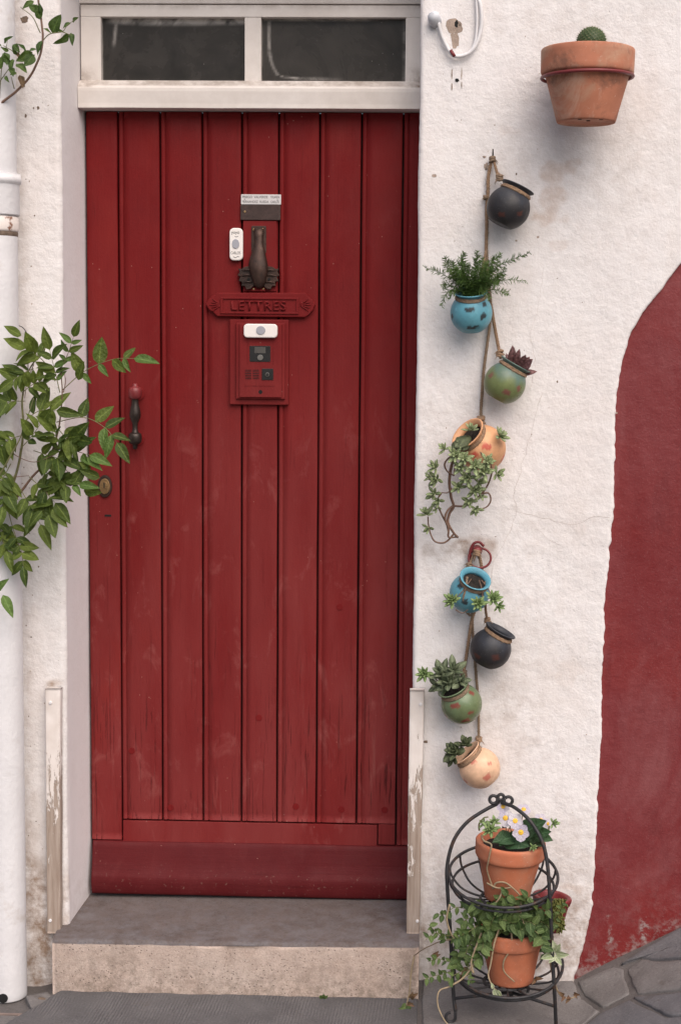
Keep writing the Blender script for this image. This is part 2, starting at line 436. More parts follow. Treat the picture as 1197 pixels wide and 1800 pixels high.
def m_terracotta(name, col, dk=1.0):
    n = N(name)
    c = n.mix(n.rng(n.noise(16, 5, .6), .3, .7), tuple(x * .85 for x in col), tuple(min(1, x * 1.1) for x in col))
    c = n.mix(n.rng(n.noise(9, 6, .65, .5), .48, .66, 0, .8 * dk), c, (.44, .26, .175))
    c = n.mix(n.rng(n.noise(12, 6, .7, .3, n.coord((1, 1, 1), (5, 2, 1))), .52, .66, 0, .75 * dk), c, (.20, .095, .065))
    c = n.mix(n.rng(n.noise(7, 6, .7, .8, n.coord((1, 1, .6), (3, 8, 2))), .54, .70, 0, .6 * dk), c, (.56, .40, .31))
    c = n.mix(n.rng(n.noise(150, 4, .7), .62, .74, 0, .6), c, (.58, .44, .36))
    return n.out(c, .8, n.bump(n.noise(80, 5, .6), .3, .001), spec=.3)

M_PLASTER = m_plaster(); M_REVEAL = m_reveal(); M_REDWALL = m_redwall(); M_RED = m_paint_red(); M_TRIM = m_trim(); M_BOARD = m_board()
M_GLASS = m_glass(); M_STEP = m_step()
M_SLAB = m_stone('tooled_grey_stone', (.098, .095, .098), (.145, .140, .143), True)
M_FLAG = m_stone('grey_flagstone', (.145, .136, .134), (.215, .203, .200))
M_FLAGB = m_stone('blue_grey_flagstone', (.125, .122, .130), (.19, .186, .195))
M_GROUND = m_stone('mortar_ground', (.115, .105, .102), (.16, .148, .144))
M_PIPE = m_simple('white_pipe_paint', (.68, .675, .69), .6, .05, 14, .5, .003, dark=(.47, .42, .38), dth=(.55, .78), dsc=7)
M_PIPED = m_simple('rusty_white_paint', (.70, .64, .60), .6, .06, 20, .3, .002, dark=(.20, .09, .05), dth=(.56, .62), dsc=22)
M_GRIME = m_simple('grime', (.16, .115, .085), .9, .4, 60, .6, .002)
M_HOLE = m_simple('black_hole', (.006, .006, .006), .9, .2, 30, .1)
M_IRON = m_simple('dark_wrought_iron', (.034, .034, .037), .55, .35, 40, .5, .001, .3, dark=(.075, .045, .032), dth=(.55, .66), dsc=30)
M_BRONZE = m_simple('brown_bronze', (.060, .034, .026), .5, .35, 40, .5, .0012, .55, dark=(.035, .022, .018), dth=(.48, .62), dsc=35)
M_PLATED = m_simple('dull_brown_metal', (.050, .030, .026), .55, .3, 90, .6, .001, .35)
M_BRASS = m_simple('worn_brass', (.36, .24, .12), .38, .2, 40, .2, .0006, .85)
M_DIRON = m_simple('dark_handle_iron', (.035, .026, .022), .4, .4, 40, .4, .001, .5)
M_WPLAST = m_simple('white_plastic', (.78, .75, .72), .35, .03, 10, .05, .0005)
M_GPLAST = m_simple('grey_plastic', (.33, .34, .38), .35, .05, 10, .05, .0005)
M_BPLAST = m_simple('black_plastic', (.012, .012, .013), .3, .2, 20, .1, .0005)
M_SMOKE = m_simple('smoked_window', (.07, .065, .06), .3, .2, 30, .1, .0005)
M_INK = m_simple('black_ink', (.03, .03, .035), .6, .1, 30, 0, .0005)
M_REDM = m_paint_red('red_metal_paint', base=(.165, .0085, .0090))
M_REDR = m_simple('red_iron_paint', (.17, .022, .025), .45, .2, 40, .3, .001, dark=(.06, .025, .02), dth=(.58, .7), dsc=40)
M_ROPE = m_simple('jute', (.27, .175, .11), .9, .3, 160, .5, .001)
M_ROPED = m_simple('jute_grey', (.22, .155, .105), .9, .3, 160, .5, .001)
M_SOIL = m_simple('dark_soil', (.018, .013, .010), .95, .5, 80, .8, .004)
M_STEMB = m_simple('brown_stem', (.17, .10, .07), .7, .3, 60, .4, .001)
M_STEMG = m_simple('green_stem', (.15, .15, .06), .6, .3, 60, .3, .001)
M_STEMP = m_simple('pale_stem', (.29, .225, .14), .65, .25, 60, .3, .001)
M_CABLE = m_simple('white_cable', (.72, .71, .72), .5, .08, 20, .2, .001)
M_CHIP = m_simple('bare_render', (.36, .285, .235), .95, .3, 50, .6, .003, dark=(.10, .075, .06), dth=(.56, .7), dsc=45)
M_CRACK = m_simple('crack_line', (.52, .46, .43), .95, .3, 70, .1, .001)
M_WOODDK = m_simple('dark_opening', (.004, .002, .002), .9, .2, 30, .1)
M_PEBBLE = m_simple('pebble', (.33, .28, .24), .7, .3, 40, .2, .001)

# ------------------------------------------------------------------ the house wall
DOOR_Y = .20
XL0 = P(150.5, 500, DOOR_Y).x; XR0 = P(730, 900, DOOR_Y).x       # door opening at the door plane
XLF = P(111.5, 600, 0).x                                     # left corner on the wall face
XRF = P(728.5, 900, 0).x                                     # right corner on the wall face
STEP_Z = .159                                  # tread height at the door; it falls a little towards the street
def tread(x, y): return .1405 + .074 * (y + .094) + .010 * (x + .5)
ZTOP = 3.3
def wdisp(x, z):
    return .0035 * fbm(x * 3.1, z * 3.1, 1.3, 2) + .0009 * fbm(x * 26, z * 26, 5.1, 2) + .0010 * max(0, fbm(x * 9, z * 5, 7.7, 3)) + (.0003 + .0007 * smooth(-.1, .5, fbm(x * 4, z * 4, 2.5, 2))) * mnoise.noise((x * 95, z * 95, 2.2))
def blob(x, z, c, rx, rz, k=.6):
    dx, dz = (x - c.x) / rx, (z - c.z) / rz
    return smooth(1.15, .55, math.hypot(dx, dz) + k * fbm(x * 22, z * 22, 9.1, 3))
PXM = 1 / 686.0
RUST = P(838, 968, 0); CPOT = P(1035, 210, 0); TRAIL = P(790, 968, 0)
PEELS = [(P(985, 430, 0), 20 * PXM, 9 * PXM, .35), (P(1090, 140, 0), 25 * PXM, 8 * PXM, .28), (P(905, 230, 0), 30 * PXM, 9 * PXM, .25), (P(1000, 1180, 0), 24 * PXM, 30 * PXM, .25), (P(930, 1440, 0), 26 * PXM, 12 * PXM, .35), (P(972, 300, 0), 34 * PXM, 22 * PXM, .75), (P(968, 360, 0), 22 * PXM, 42 * PXM, .7), (P(955, 385, 0), 20 * PXM, 16 * PXM, .75),
         (P(1010, 285, 0), 12 * PXM, 5 * PXM, .5), (P(1005, 1560, 0), 26 * PXM, 10 * PXM, .6)]
STAINS = [(P(905, 1150, 0), .10, .20, .22), (P(960, 930, 0), .12, .06, .20), (P(880, 1290, 0), .09, .12, .22), (P(770, 1500, 0), .05, .2, .30), (P(990, 1540, 0), .10, .16, .28), (P(1010, 40, 0), .2, .08, .15),
          (P(900, 330, 0), .08, .12, .18), (P(1080, 330, 0), .12, .15, .14), (P(760, 800, 0), .03, .3, .15), (P(900, 1650, 0), .3, .1, .35)]
def wall_attr(x, z, side):
    base = smooth(.42, .0, z + .12 * fbm(x * 6, z * 6, 4.4, 3))
    if side == 'L':
        d = .85 * base + .55 * smooth(.62, .1, z) * smooth(XLF - .02, XLF - .11, x) + .14
        d += .6 * smooth(.035, .0, abs(x - (P(40, 900, 0).x))) * (.5 + .5 * fbm(x * 9, z * 9, 2, 2))
        b = P(95, 1203, 0); d += .8 * smooth(1, .2, math.hypot((x - b.x) / .035, (z - b.z) / .018))
        return min(1, d), 0.
    d = .50 * base + .10
    d += .5 * blob(x, z, RUST, .06, .05) + .35 * blob(x, z, TRAIL, .07, .03)
    d += .07 * smooth(.9, .2, math.hypot((x - CPOT.x) / .3, (z - CPOT.z) / .3))  # darker soft disc round the wall pot
    for c, rx, rz, a in STAINS: d += .6 * a * blob(x, z, c, rx, rz, .9)
    p = 0
    for c, rx, rz, a in PEELS:
        if abs(x - c.x) < rx * 2 and abs(z - c.z) < rz * 2: p = max(p, a * blob(x, z, c, rx, rz, .8))
    return min(1, d), p

wall = thing('house_wall', 'white rendered house wall around the red door, with red painted area on the right', 'wall', (0, 0.1, 0))
def frange(a, b, st):
    n = max(1, round((b - a) / st)); return [a + (b - a) * i / n for i in range(n + 1)]
ZV0, ZV1 = -.12, 2.62
ZS = frange(-.3, ZV0, .05)[:-1] + frange(ZV0, ZV1, .0055) + frange(ZV1, ZTOP, .05)[1:]
# left side: plan profile from far left, round the corner, into the reveal
prof = []
for x in frange(-2.6, -1.05, .1): prof.append((x, 0, 0, -1, 1))
for x in frange(-1.04, XLF - .014, .0055): prof.append((x, 0, 0, -1, 1))
for k in range(1, 6):
    a = R(90 * k / 6); prof.append((XLF - .014 + .014 * math.sin(a), .014 - .014 * math.cos(a), math.sin(a), -math.cos(a), 1))
for k in range(1, 25):
    t = k / 24; prof.append((XLF + (XL0 - XLF + .004) * t ** 1.1, .014 + (DOOR_Y + .06 - .014) * t, .95, -.3, .45))
v = []; f = []; da = []; pa = []
for z in ZS:
    for (x, y, nx, ny, k) in prof:
        fine = -1.1 < x
        d = wdisp(x - y * 1.3, z) * k if fine else 0
        if k < 1: d *= .8
        v.append(Vector((x + nx * d, y + ny * d, z)))
        a, b = wall_attr(x, z, 'L') if fine else (.1, 0)
        if y > .02: a = .22 * smooth(.35, .13, z) + .04
        da.append(a); pa.append(b)
npf = len(prof); f2 = []
for j in range(len(ZS) - 1):
    for i in range(npf - 1):
        (f if i < npf - 25 else f2).append((j * npf + i, j * npf + i + 1, (j + 1) * npf + i + 1, (j + 1) * npf + i))
mesh_obj('plaster', v, f, M_PLASTER, wall, attrs={'dirt_tone': da, 'peel': pa}, label='white plaster left of the door')
mesh_obj('reveal', v, f2, M_REVEAL, wall, attrs={'dirt_tone': da, 'peel': pa}, label='smooth white reveal left of the door, sky fill tinted into its colour')
bm = bmesh.new(); bm.from_mesh(bpy.data.objects['reveal'].data); bmesh.ops.delete(bm, geom=[q for q in bm.verts if not q.link_faces], context='VERTS'); bm.to_mesh(bpy.data.objects['reveal'].data); bm.free()
# right side, ending at the painted arch edge
edge_px = [(1290, 385), (1240, 420), (1197, 462), (1165, 502), (1130, 547), (1106, 592), (1090, 645), (1082, 700), (1079, 800), (1076, 900), (1070, 965), (1064, 1050),
           (1060, 1150), (1056, 1300), (1050, 1400), (1046, 1500), (1040, 1600), (1026, 1660), (1008, 1716), (990, 1780)]
edge = [P(u, v_, 0) for u, v_ in edge_px]
XM, ZPK = edge[0].x, edge[0].z
def xb(z):
    if z >= ZPK: return XM
    for a, b in zip(edge, edge[1:]):
        if b.z <= z <= a.z: 
            t = (a.z - z) / (a.z - b.z); r = a.x + (b.x - a.x) * t; break
    else: r = edge[-1].x
    return r + .0042 * fbm(z * 38, 1.1, 0, 4) + .003 * mnoise.noise((z * 9, 4, 4))
NX = 130
v = []; f = []; da = []; pa = []
for z in ZS:
    row = []
    for k in range(12, 0, -1):                      # right reveal, unseen from the street side
        t = k / 12; row.append((XRF + .006 * t + .004, .012 + (DOOR_Y + .05) * t, -1, 0, .4))
    for k in range(0, 6):
        a = R(90 * k / 5); row.append((XRF + .012 - .012 * math.cos(a), .012 - .012 * math.sin(a), -math.cos(a), -math.sin(a), .8))
    xe = xb(z); x0 = XRF + .012
    for k in range(1, NX + 1):
        t = k / NX; row.append((x0 + (xe - .006 - x0) * t, 0, 0, -1, 1))
    row.append((xe - .002, .0012, .5, -.8, 1)); row.append((xe, .004, .8, -.5, 1)); row.append((xe + .001, .014, 1, 0, .3))
    for (x, y, nx, ny, k) in row:
        d = wdisp(x - y * 1.2, z) * k
        v.append(Vector((x + nx * d, y + ny * d, z)))
        a, b = wall_attr(x, z, 'R'); da.append(a if y < .02 else .05); pa.append(b)
npf = len(row)
for j in range(len(ZS) - 1):
    for i in range(npf - 1): f.append((j * npf + i, j * npf + i + 1, (j + 1) * npf + i + 1, (j + 1) * npf + i))
mesh_obj('plaster', v, f, M_PLASTER, wall, attrs={'dirt_tone': da, 'peel': pa}, label='white plaster right of the door')
# white plaster beyond the arch (outside the picture)
v = []; f = []
zz = frange(-.3, ZTOP, .02)
for z in zz:
    x0 = 2 * XM - xb(z) if z < ZPK else XM
    for k in range(13):
        v.append(Vector((x0 + (3.0 - x0) * k / 12, 0, z)))
    v.append(Vector((x0, .014, z)))
for j in range(len(zz) - 1):
    for i in range(12): f.append((j * 14 + i, j * 14 + i + 1, (j + 1) * 14 + i + 1, (j + 1) * 14 + i))
    f.append((j * 14 + 13, j * 14, (j + 1) * 14, (j + 1) * 14 + 13))
mesh_obj('plaster', v, f, M_PLASTER, wall, attrs={'dirt_tone': [.1] * len(v), 'peel': [0.] * len(v)}, label='white plaster beyond the painted arch')
# red painted area, a few millimetres behind the white coat
v = []; f = []; da = []
xs = frange(P(960, 1700, 0).x, P(1215, 900, 0).x, .006) + frange(P(1215, 900, 0).x, 2 * XM - P(960, 1700, 0).x, .03)[1:]
zs = frange(-.3, -.06, .04)[:-1] + frange(-.06, ZPK + .02, .006)
z0r = P(1010, 1715, 0).z; RPATCH = [(P(1072, 1645, 0), .010, .028), (P(1135, 1635, 0), .014, .035), (P(1068, 1614, 0), .006, .009)]
for z in zs:
    for x in xs:
        v.append(Vector((x, .011 - .8 * wdisp(x + 7, z), z)))
        b = smooth(.26, .02, z - .55 * max(0, x - P(1010, 1715, 0).x))
        da.append(min(1, .12 * b + .55 * smooth(.06, .0, z - (z0r + .46 * max(0, x - P(1010, 1715, 0).x))) + sum(.9 * blob(x, z, c_, a_, b_, .5) for c_, a_, b_ in RPATCH)))
n_ = len(xs)
for j in range(len(zs) - 1):
    for i in range(n_ - 1): f.append((j * n_ + i, j * n_ + i + 1, (j + 1) * n_ + i + 1, (j + 1) * n_ + i))
mesh_obj('painted_panel', v, f, M_REDWALL, wall, attrs={'dirt_tone': da}, label='dark red painted plaster with a curved edge')
# recessed head above the transom, and the soffit closing the opening
ZHEAD = P(440, 13, DOOR_Y).z
def trim_attr(o, fn):
    me = o.data; a = me.attributes.new('dirt_tone', 'FLOAT', 'POINT')
    a.data.foreach_set('value', [fn(v_.co) for v_ in me.vertices]); return o
hb = boxbm(XL0 - .02, XR0 + .03, DOOR_Y - .026, DOOR_Y + .1, ZHEAD + .004, 2.72, .003)
trim_attr(bm_obj('head_board', hb, M_TRIM, wall), lambda c: .15)
bm_obj('lintel', boxbm(XL0 - .04, XRF + .03, .0015, .32, 2.70, ZTOP, .004), M_PLASTER, wall)

def conform(pts, y_off, side='R'):
    return [Vector((p.x, -wdisp(p.x, p.z) - y_off, p.z)) for p in pts]
def crack(px, w=.0007):
    pts = [P(u, v_, 0) for u, v_ in px]; pts = catmull(pts, 14)
    L = []; Rr = []
    for i, p in enumerate(pts):
        p = p + Vector((.0045 * fbm(p.z * 40, p.x * 40, 3, 3), 0, .003 * mnoise.noise((p.z * 60, 2, p.x * 60))))
        t = pts[min(i + 1, len(pts) - 1)] - pts[max(i - 1, 0)]; nn = Vector((-t.z, 0, t.x)).normalized()
        ww = w * (.35 + .9 * abs(mnoise.noise((p.z * 30, p.x * 30, 1))))
        L.append(p + nn * ww); Rr.append(p - nn * ww)
    vv = conform(L, .0006) + conform(Rr, .0006); n = len(L)
    mesh_obj('crack', vv, [(i, i + 1, n + i + 1, n + i) for i in range(n - 1)], M_CRACK, wall)
crack([(952, 690), (938, 740), (925, 790), (908, 850), (903, 870), (907, 900), (890, 945), (868, 990), (862, 1030)])
crack([(955, 470), (945, 540), (932, 590), (940, 640), (930, 690)], .0005)
crack([(1071, 910), (1040, 908), (1010, 922), (960, 912), (905, 898)], .0007)
crack([(930, 915), (960, 945), (985, 960)], .0005)
crack([(868, 1030), (858, 1090), (866, 1200)], .0004)
def chip(u, v_, ru, rv_, mat=M_CHIP, n=18, seed=0, off=.0006):
    c = P(u, v_, 0); pts = []
    for i in range(n):
        a = 2 * math.pi * i / n; k = 1 + .55 * mnoise.noise((math.cos(a) * 1.7 + seed * 3.1, math.sin(a) * 1.7, seed))
        pts.append(c + Vector((math.cos(a) * ru * PXM * k, 0, math.sin(a) * rv_ * PXM * k)))
    vv = conform([c] + pts, off)
    mesh_obj('chipped_spot', vv, [(0, i + 1, (i + 1) % n + 1) for i in range(n)], mat, wall)
chip(797, 46, 15, 11, seed=1); chip(800, 68, 7, 16, seed=2); chip(802, 42, 3, 6, M_HOLE, seed=3, off=.0014)
chip(803, 141, 3.4, 3.4, M_HOLE, seed=4, off=.0012); chip(794, 130, 1, 9, seed=5); chip(794, 152, 1.2, 7, seed=6); chip(811, 130, .9, 9, seed=7); chip(811, 150, .9, 5, seed=17)
chip(851, 276, 3.2, 1.8, seed=8); chip(854, 293, 4.2, 6.5, seed=9); chip(763, 309, 4.5, 2.6, seed=10); chip(907, 306, 1.4, 2, M_GRIME, seed=11)
chip(945, 417, 2.4, 1.7, seed=12); chip(907, 423, 2, 1.6, seed=13); chip(748, 1304, 4, 2.4, M_GRIME, seed=14); chip(1083, 726, 1.6, 1.6, seed=15)
chip(44, 34, 7, 6, M_GRIME, seed=16); chip(68, 190, 2, 3, M_GRIME, seed=18); chip(46, 204, 1.8, 3, M_GRIME, seed=19); chip(979, 671, 1.4, 2, M_GRIME, seed=20)
for i in range(46):
    u, v_ = random.uniform(760, 1060), random.uniform(20, 1650)
    chip(u, v_, random.uniform(.6, 1.3), random.uniform(.6, 1.3), M_CHIP, 7, 30 + i)
for i in range(26):
    chip(random.choice([random.uniform(40, 56), random.uniform(50, 106)]), random.uniform(60, 1560), random.uniform(.7, 1.5), random.uniform(.8, 2.0), random.choice([M_CHIP, M_GRIME]), 7, 90 + i)

# ------------------------------------------------------------------ transom window
tw = thing('transom_window', 'white framed two-pane fanlight with dark dirty glass above the red door', 'window', P(445, 150, DOOR_Y))
yf = DOOR_Y - .03
def X(u, v_=900, y=DOOR_Y): return P(u, v_, y).x
def Z(v_, y=DOOR_Y, u=440): return P(u, v_, y).z
zt, zb = Z(30, yf), Z(142, yf)
def trim_box(name, x0, x1, y0, y1, z0, z1, dirt_tone=lambda c: .12, b=.002):
    # subdivided so that the dirt mask has vertices to sit on
    bm = boxbm(x0, x1, y0, y1, z0, z1, b)
    for _ in range(3): bmesh.ops.subdivide_edges(bm, edges=[e for e in bm.edges if e.calc_length() > .025], cuts=1, use_grid_fill=True)
    return trim_attr(bm_obj(name, bm, M_TRIM, tw), dirt_tone)
corner = Vector((X(738, 140, yf), yf, Z(148, yf)))
cornl = Vector((X(150, 140, yf), yf, Z(145, yf)))
def dcorn(c): return .1 + .95 * smooth(.055, .0, (Vector((c.x, yf, c.z)) - corner).length) + .8 * smooth(.05, 0, (Vector((c.x, yf, c.z)) - cornl).length)
trim_box('top_rail', XL0, XR0 + .012, yf, DOOR_Y + .03, zt, ZHEAD, lambda c: .1 + .8 * smooth(.012, 0, ZHEAD - c.z) * (.3 + abs(fbm(c.x * 5, 1, 1, 2))))
trim_box('stile', XL0, X(178, 90, yf), yf, DOOR_Y + .03, zb - .004, zt, dcorn)
trim_box('stile', X(712.5, 90, yf), XR0 + .012, yf, DOOR_Y + .03, zb - .004, zt, dcorn)
trim_box('mullion', X(430, 90, yf), X(459, 90, yf), yf + .002, DOOR_Y + .03, zb - .004, zt, lambda c: .12)
# sloped sill and transom bar: one moulded profile
zs1, zs2 = Z(152, yf - .028), Z(190, yf - .028)
pr = [(DOOR_Y + .03, zb), (yf + .0, zb), (yf - .020, zs1 + .004), (yf - .024, zs1 + .001), (yf - .026, zs1 - .004), (yf - .026, zs1 - .012), (yf - .022, zs2 + .012), (yf - .0215, zs2 + .001), (yf - .0195, zs2), (DOOR_Y + .03, zs2)]
v = []; f = []; da = []
xs = frange(XL0 - .004, XR0 + .012, .008)
for x in xs:
    for k, (y, z) in enumerate(pr):
        v.append(Vector((x, y, z + .0008 * mnoise.noise((x * 8, k, 0)))))
        d = .12
        if k in (1, 2): d = .55
        d = max(d, 1.0 * smooth(.06, 0, abs(x - corner.x)) * (k < 4), .8 * smooth(.04, 0, abs(x - cornl.x)) * (k < 4))
        da.append(d)
m = len(pr)
for i in range(len(xs) - 1):
    for k in range(m): f.append((i * m + k, i * m + (k + 1) % m, (i + 1) * m + (k + 1) % m, (i + 1) * m + k))
f += [tuple(range(m)), tuple((len(xs) - 1) * m + k for k in range(m))[::-1]]
mesh_obj('transom_bar', v, f, M_TRIM, tw, sm=False, attrs={'dirt_tone': da})
def pane(u0, u1, kind):
    x0, x1 = X(u0, 90, yf), X(u1, 90, yf); yp = DOOR_Y - .008
    nx, nz = 90, 42; v = []; f = []; sm = []
    for j in range(nz + 1):
        for i in range(nx + 1):
            s, t = i / nx, j / nz
            v.append(Vector((x0 + (x1 - x0) * s, yp + .0007 * fbm(s * 3, t * 1.5, kind, 2), zb + (zt - zb) * t)))
            q = 0
            W = (x1 - x0); H = zt - zb
            if kind == 0:
                q = max(q, .95 * smooth(.11 + .03 * math.sin(s * 3.1), .03, 1 - t) * smooth(0, .12, s))
                q = max(q, .5 * smooth(.02, .0, abs(s - .10 + .05 * (1 - t))) * smooth(.45, .7, t) )
            else:
                q = max(q, .8 * smooth(.05, .0, 1 - t) * smooth(1, .6, s))
                cx = .05 + .10 * (max(0, .62 - t) / .62) ** 2.4 + .9 * max(0, .10 - t) * 6
                q = max(q, .42 * smooth(.016, .004, abs(s - cx)) * (t > .07))
                q = max(q, .7 * smooth(.03, .0, abs(t - .05 - .02 * math.exp(-((s - .2) * 8)))) * smooth(.12, .22, s) * smooth(.6, .3, s))
                q = max(q, .35 * smooth(.03, .0, 1 - s) )
            q = max(q, .25 * smooth(.03, 0, min(s * W, (1 - s) * W, t * H) / H))
            sm.append(q)
    for j in range(nz):
        for i in range(nx): f.append((j * (nx + 1) + i, j * (nx + 1) + i + 1, (j + 1) * (nx + 1) + i + 1, (j + 1) * (nx + 1) + i))
    mesh_obj('pane', v, f, M_GLASS, tw, attrs={'smear': sm})
pane(178, 430, 0); pane(459, 712.5, 1)

# ------------------------------------------------------------------ the door
ZD0, ZD1 = STEP_Z + .012, zs2 - .002
door = thing('door', 'red painted plank door with letter plate, knocker and intercom', 'door', (0.5 * (XL0 + XR0), DOOR_Y, STEP_Z))
ZR_T = Z(1446, DOOR_Y); ZR_B = Z(1482, DOOR_Y)
GX = [X(u, 220) for u in (150, 207.5, 281.5, 355.5, 425.5, 490.5, 562.5, 636, 709, 737)]
def pattrs(vs_):
    low = []; crk = []; ch = []
    for c in vs_:
        t = (c.z - STEP_Z) / 2.05
        low.append(max(0, min(1, smooth(.95, .30, t) * .95 + .25 * fbm(c.x * 3, c.z * 2, 6, 2))))
        crk.append(max(0, min(1, smooth(.42, .10, t + .12 * fbm(c.x * 9, c.z * 1.5, 2.2, 2)) * smooth(-.25, .3, mnoise.noise((c.x * 12, c.z * 2.5, 8)) + .15))))
        ch.append(.35 * smooth(.03, .0, abs(t - .022)))
    return {'low': low, 'crack': crk, 'chip': ch}
def plank(name, x0, x1, zb_, zt_, bead=True, notch=None, seed=0):
    # cross-section along x: gap, bead, quirk, flat, eased edge
    gap = .0020; yb = DOOR_Y + .022
    a = x0 + gap; w_ = x1 - gap
    cs = [(a, yb), (a, DOOR_Y + .008)]
    if bead:
        bw = .0125
        for k in range(6):
            an = R(180 - 180 * k / 5); cs.append((a + bw / 2 + bw / 2 * math.cos(an), DOOR_Y + .004 - .0046 * math.sin(an)))
        cs += [(a + bw + .0008, DOOR_Y + .006), (a + bw + .003, DOOR_Y + .0005)]
    else: cs += [(a + .0006, DOOR_Y + .002), (a + .003, DOOR_Y)]
    s0 = cs[-1][0]
    for k in range(1, 7): cs.append((s0 + (w_ - .0035 - s0) * k / 6, DOOR_Y))
    cs += [(w_ - .0010, DOOR_Y + .0010), (w_, DOOR_Y + .004), (w_, yb)]
    zs_ = frange(zb_, zt_, .022); v = []; f = []
    for j, z in enumerate(zs_):
        for i, (x, y) in enumerate(cs):
            q = .0007 * fbm(x * 14, z * 2.2, seed, 2) + .0006 * mnoise.noise((z * 5, seed, 0))
            xo = .0012 * mnoise.noise((z * 4, seed * 1.7 + (0 if i < len(cs) / 2 else 9), 3)) if i not in (0, len(cs) - 1) or True else 0
            e = .0015 if (j in (0, len(zs_) - 1) and 1 < i < len(cs) - 2) else 0
            v.append(Vector((x + xo * .7, y + q * (y < DOOR_Y + .009) + e, z)))
    m = len(cs)
    for j in range(len(zs_) - 1):
        for i in range(m - 1): f.append((j * m + i, j * m + i + 1, (j + 1) * m + i + 1, (j + 1) * m + i))
    f.append(tuple(range(m))); f.append(tuple((len(zs_) - 1) * m + i for i in range(m))[::-1])
    return mesh_obj(name, v, f, M_RED, door, attrs=pattrs(v))
plank('stile', GX[0], GX[1], ZR_B + .0025, ZD1, False, seed=1)
xnotch = X(664, 1460)
for k in range(1, 8): plank('plank', GX[k], GX[k + 1], ZR_T + .0042, ZD1, True, seed=k + 1)
plank('stile', GX[8], GX[9] + .004, ZR_B + .0025, ZD1, True, seed=11)
# lower ends: bottom rail, the notched end of the last plank
def redbox(name, x0, x1, y0, y1, z0, z1, b=.0015, mat=M_RED, parent=None, st=.03):
    bm = boxbm(x0, x1, y0, y1, z0, z1, b)
    for _ in range(4): bmesh.ops.subdivide_edges(bm, edges=[e for e in bm.edges if e.calc_length() > st], cuts=1, use_grid_fill=True)
    o = bm_obj(name, bm, mat, parent or door)
    for k, vals in pattrs([v_.co for v_ in o.data.vertices]).items():
        o.data.attributes.new(k, 'FLOAT', 'POINT').data.foreach_set('value', vals)
    return o
rail = redbox('bottom_rail', GX[1] + .002, xnotch - .002, DOOR_Y + .001, DOOR_Y + .021, ZR_B - .01, ZR_T - .001)
rail.data.attributes['crack'].data.foreach_set('value', [0.] * len(rail.data.vertices))
redbox('plank_end', xnotch + .001, GX[8] - .0028, DOOR_Y + .0005, DOOR_Y + .021, ZR_B + .0025, ZR_T + .0018)
bm_obj('backing', boxbm(XL0 - .004, XR0 + .012, DOOR_Y + .022, DOOR_Y + .04, ZD0, ZD1, 0), M_WOODDK, door)
# weather board
zw = Z(1484, DOOR_Y - .01); zb0 = STEP_Z + .009
prw = [(.021, zw), (-.003, zw), (-.006, zw - .003), (-.009, zw - .016), (-.016, zw - .050), (-.0235, zw - .084), (-.0265, zw - .089)]
hh = zw - .092
for k in range(1, 9):
    a = R(-5 + 95 * k / 8 * 1.05); prw.append((-.0275 + .010 * (1 - math.cos(a)) - .002, hh - (hh - zb0) * math.sin(min(a, R(90)))))
prw += [(-.012, zb0), (.021, zb0)]
xs = frange(XL0 + .009, XR0 + .012, .012); v = []; f = []
for x in xs:
    for k, (dy, z) in enumerate(prw):
        v.append(Vector((x, DOOR_Y + dy + .0010 * fbm(x * 7, z * 18, 3, 2), z + .0013 * mnoise.noise((x * 6, k * .4, 1)))))
m = len(prw)
for i in range(len(xs) - 1):
    for k in range(m): f.append((i * m + k, i * m + (k + 1) % m, (i + 1) * m + (k + 1) % m, (i + 1) * m + k))
f += [tuple(range(m)), tuple((len(xs) - 1) * m + k for k in range(m))[::-1]]
at = pattrs(v); at['crack'] = [.0] * len(v); at['low'] = [.12] * len(v)
M_WB = m_paint_red('weather_board_paint', (.05, 1, 1), base=(.098, .0072, .0090))  # purple cast of the sky's reflection put into this red
mesh_obj('weather_board', v, f, M_WB, door, attrs=at)
# plugs over the nails near the foot of the planks
def disc(name, u, v_, r, y0, y1, mat, parent, b=.0008, n=20, rz=None):
    c = P(u, v_, y0); return plate(name, ellipse(c.x, c.z, r, rz or r, n), y0, y1, mat, parent, b)
for u, v_ in ((300, 1420), (600, 1423), (676, 1424), (455, 1262), (597, 1067), (232, 1320), (520, 1418)):
    disc('plug', u, v_, .009, DOOR_Y - .0014, DOOR_Y + .004, M_REDM, door)
# name plate
def rect(u0, u1, v0, v1, y): 
    a = P(u0, v0, y); b = P(u1, v1, y); return a.x, b.x, b.z, a.z
x0, x1, z0, z1 = rect(424, 494, 341.5, 359.5, DOOR_Y - .006)
npl = plate('name_plate', rrect(x0, x1, z0, z1, .001, 2), DOOR_Y - .006, DOOR_Y + .001, m_simple('etched_white_plate', (.60, .58, .58), .4, .05, 20, .1), door, .0004)
zz_ = z1 - z0
yt = DOOR_Y - .0061
text('lettering', 'PRIEGO  VALVERDE', x0 + .004, x0 + .071, z0 + zz_ * .62, z0 + zz_ * .86, yt, M_INK, npl, .0002)
text('lettering', 'YOLANDA', x0 + .078, x1 - .004, z0 + zz_ * .62, z0 + zz_ * .86, yt, M_INK, npl, .0002)
text('lettering', 'FERNANDEZ  RUEDA', x0 + .004, x0 + .073, z0 + zz_ * .14, z0 + zz_ * .38, yt, M_INK, npl, .0002)
text('lettering', 'CARLOS', x0 + .079, x1 - .005, z0 + zz_ * .14, z0 + zz_ * .38, yt, M_INK, npl, .0002)
for u, v_ in ((430.5, 350), (488, 351.5)): disc('screw', u, v_, .0012, DOOR_Y - .0068, DOOR_Y - .005, M_INK, npl, 0, 10)
